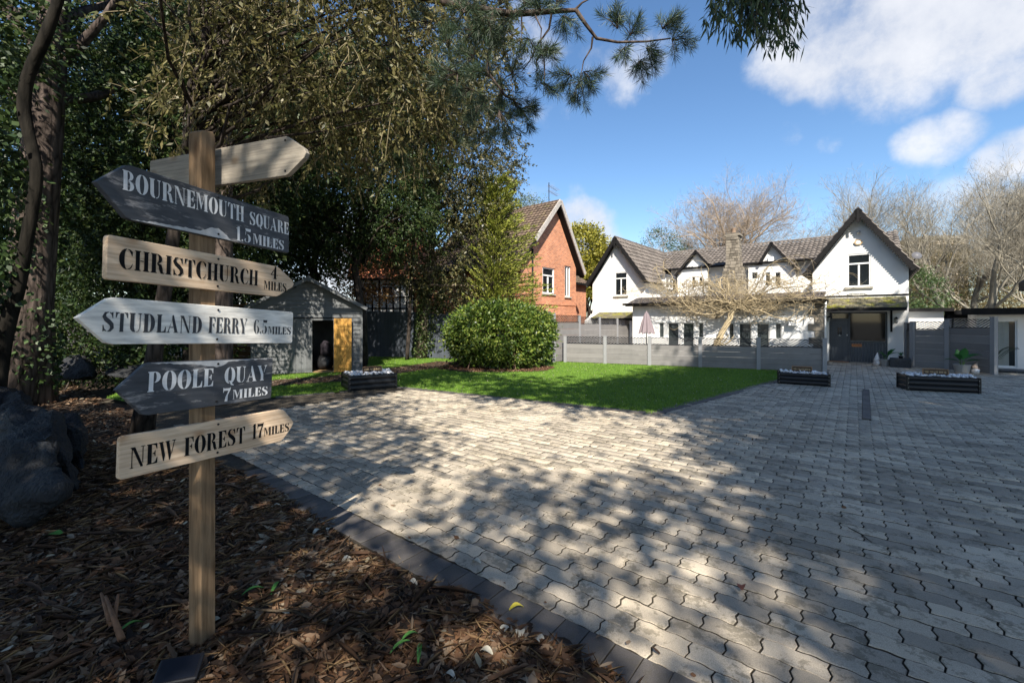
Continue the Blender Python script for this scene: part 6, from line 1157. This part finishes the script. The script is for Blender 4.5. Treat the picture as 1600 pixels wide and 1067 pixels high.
# eucalyptus drooping into the top right; trunk behind the camera
eu = thing('eucalyptus_tree', 'eucalyptus with long drooping leaves hanging into the top right', 'tree', (5.5,-7.5,0)); g = rng(401); mb = MB(); mb.tube([(5.5,-7.5,-.1),(5.2,-7,4),(4.8,-6,8),(4.5,-5,11)], [.4,.34,.25,.1], 12)
mb.tube([(5.0,-6.5,6.5),(4.6,-3,8.0),(3.8,.5,8.2),(3.1,3,7.4),(2.75,4.6,6.3)], [.16,.12,.08,.05,.02], 7)
Ps, Ds = [], []
for i in range(80):
    px = 1100+160*g.random(); py = -60+60*g.random(); Y = 4.9+.7*g.random(); b = np.array(bpt(px, py-40, Y)); tx_ = 1098+165*g.random()**.9; lim = np.interp(tx_, [1098,1130,1160,1200,1230,1265], [45,70,62,80,98,60]); e = np.array(bpt(tx_, 10+(lim-10)*g.random()**.7, Y)); m_ = (b+e)/2+np.array([0,0,.05]); mb.tube([Vector(b), Vector(m_), Vector(e)], [.006,.004,.002], 3, cap=False)
    k = 26; t = g.random((k,1)); Ps.append(b+(e-b)*t+g.normal(size=(k,3))*.02); Ds.append(np.array([0,0,-1.])+g.normal(size=(k,3))*.38)
C, P, O = clumps(g, [(7.5,-3.2,12.0,4.5,5.0,2.4),(9.5,1.0,11.5,3.6,3.6,2.2),(5.2,-1.5,11.2,2.6,2.2,1.6),(12.5,-3,11,3.5,4,2.4),(13.2,2.6,11.2,3.4,3.0,2.0),(6.8,-7.4,11.5,4.0,3.2,2.2),(12,-8,11,4,3.5,2.2),(3.2,-1.6,10.6,4.2,1.3,.9),(5.4,-1.0,10.2,3.8,1.1,1.0),(4.1,-9.5,11.2,2.4,1.9,1.4),(4.2,-6.6,11,1.8,2.4,1.1)], 1800, 66, .42, .7)
P0 = np.concatenate(Ps); V, F = leaves(P0, np.concatenate(Ds), .165*(.7+.5*g.random(len(P0))), .026, g); link('hanging_leaves', npmesh('hanging_leaves', V, F), L_euc, eu, world=True)
V, F = leaves(P, O*.5+g.normal(size=P.shape)*.6+np.array([0,0,-.6]), .32, .13, g); link('crown', npmesh('crown', V, F), L_euc, eu, world=True); limbs(mb, (5.5,-7.5,0), (4.5,-5,11), C, .22, g, 30); mb.build('trunk', b_grey, eu, world=True, smooth=True)
# trees behind the camera that throw the dapple over bed, drive and lawn
leafy('shade_tree', 'broad evergreen behind the viewer shading the sign and mulch bed', (-7.5,-6.5), [(-4.5,-4.0,6.6,3.2,2.6,1.6),(-8.5,-3,6.8,3.2,3,1.8),(-2.6,-1.9,4.6,1.1,.9,.7),(-5.5,-1.5,6.2,2,1.4,1),(-9,-1,6,3,2,1.4),(-3.5,-4.8,6.5,2.6,1.6,1.2),(-2.6,-2.2,7.4,1.7,1.4,.8)], 680, 60, .34, .20, .09, L_dark, b_grey, .3, seed=501, n_limb=16)
leafy('shade_tree', 'tall open tree behind the viewer dappling the driveway', (-5.5,-8.5), [(-3.4,-3.8,9.2,2.0,1.8,1.4),(1.4,-6.4,8.2,2.6,2.0,1.3),(-4,-1.5,9.4,2.2,2,1.4)], 150, 60, .30, .22, .10, L_dark, b_grey, .28, seed=502, n_limb=9, top=(-4.2,-5,10))
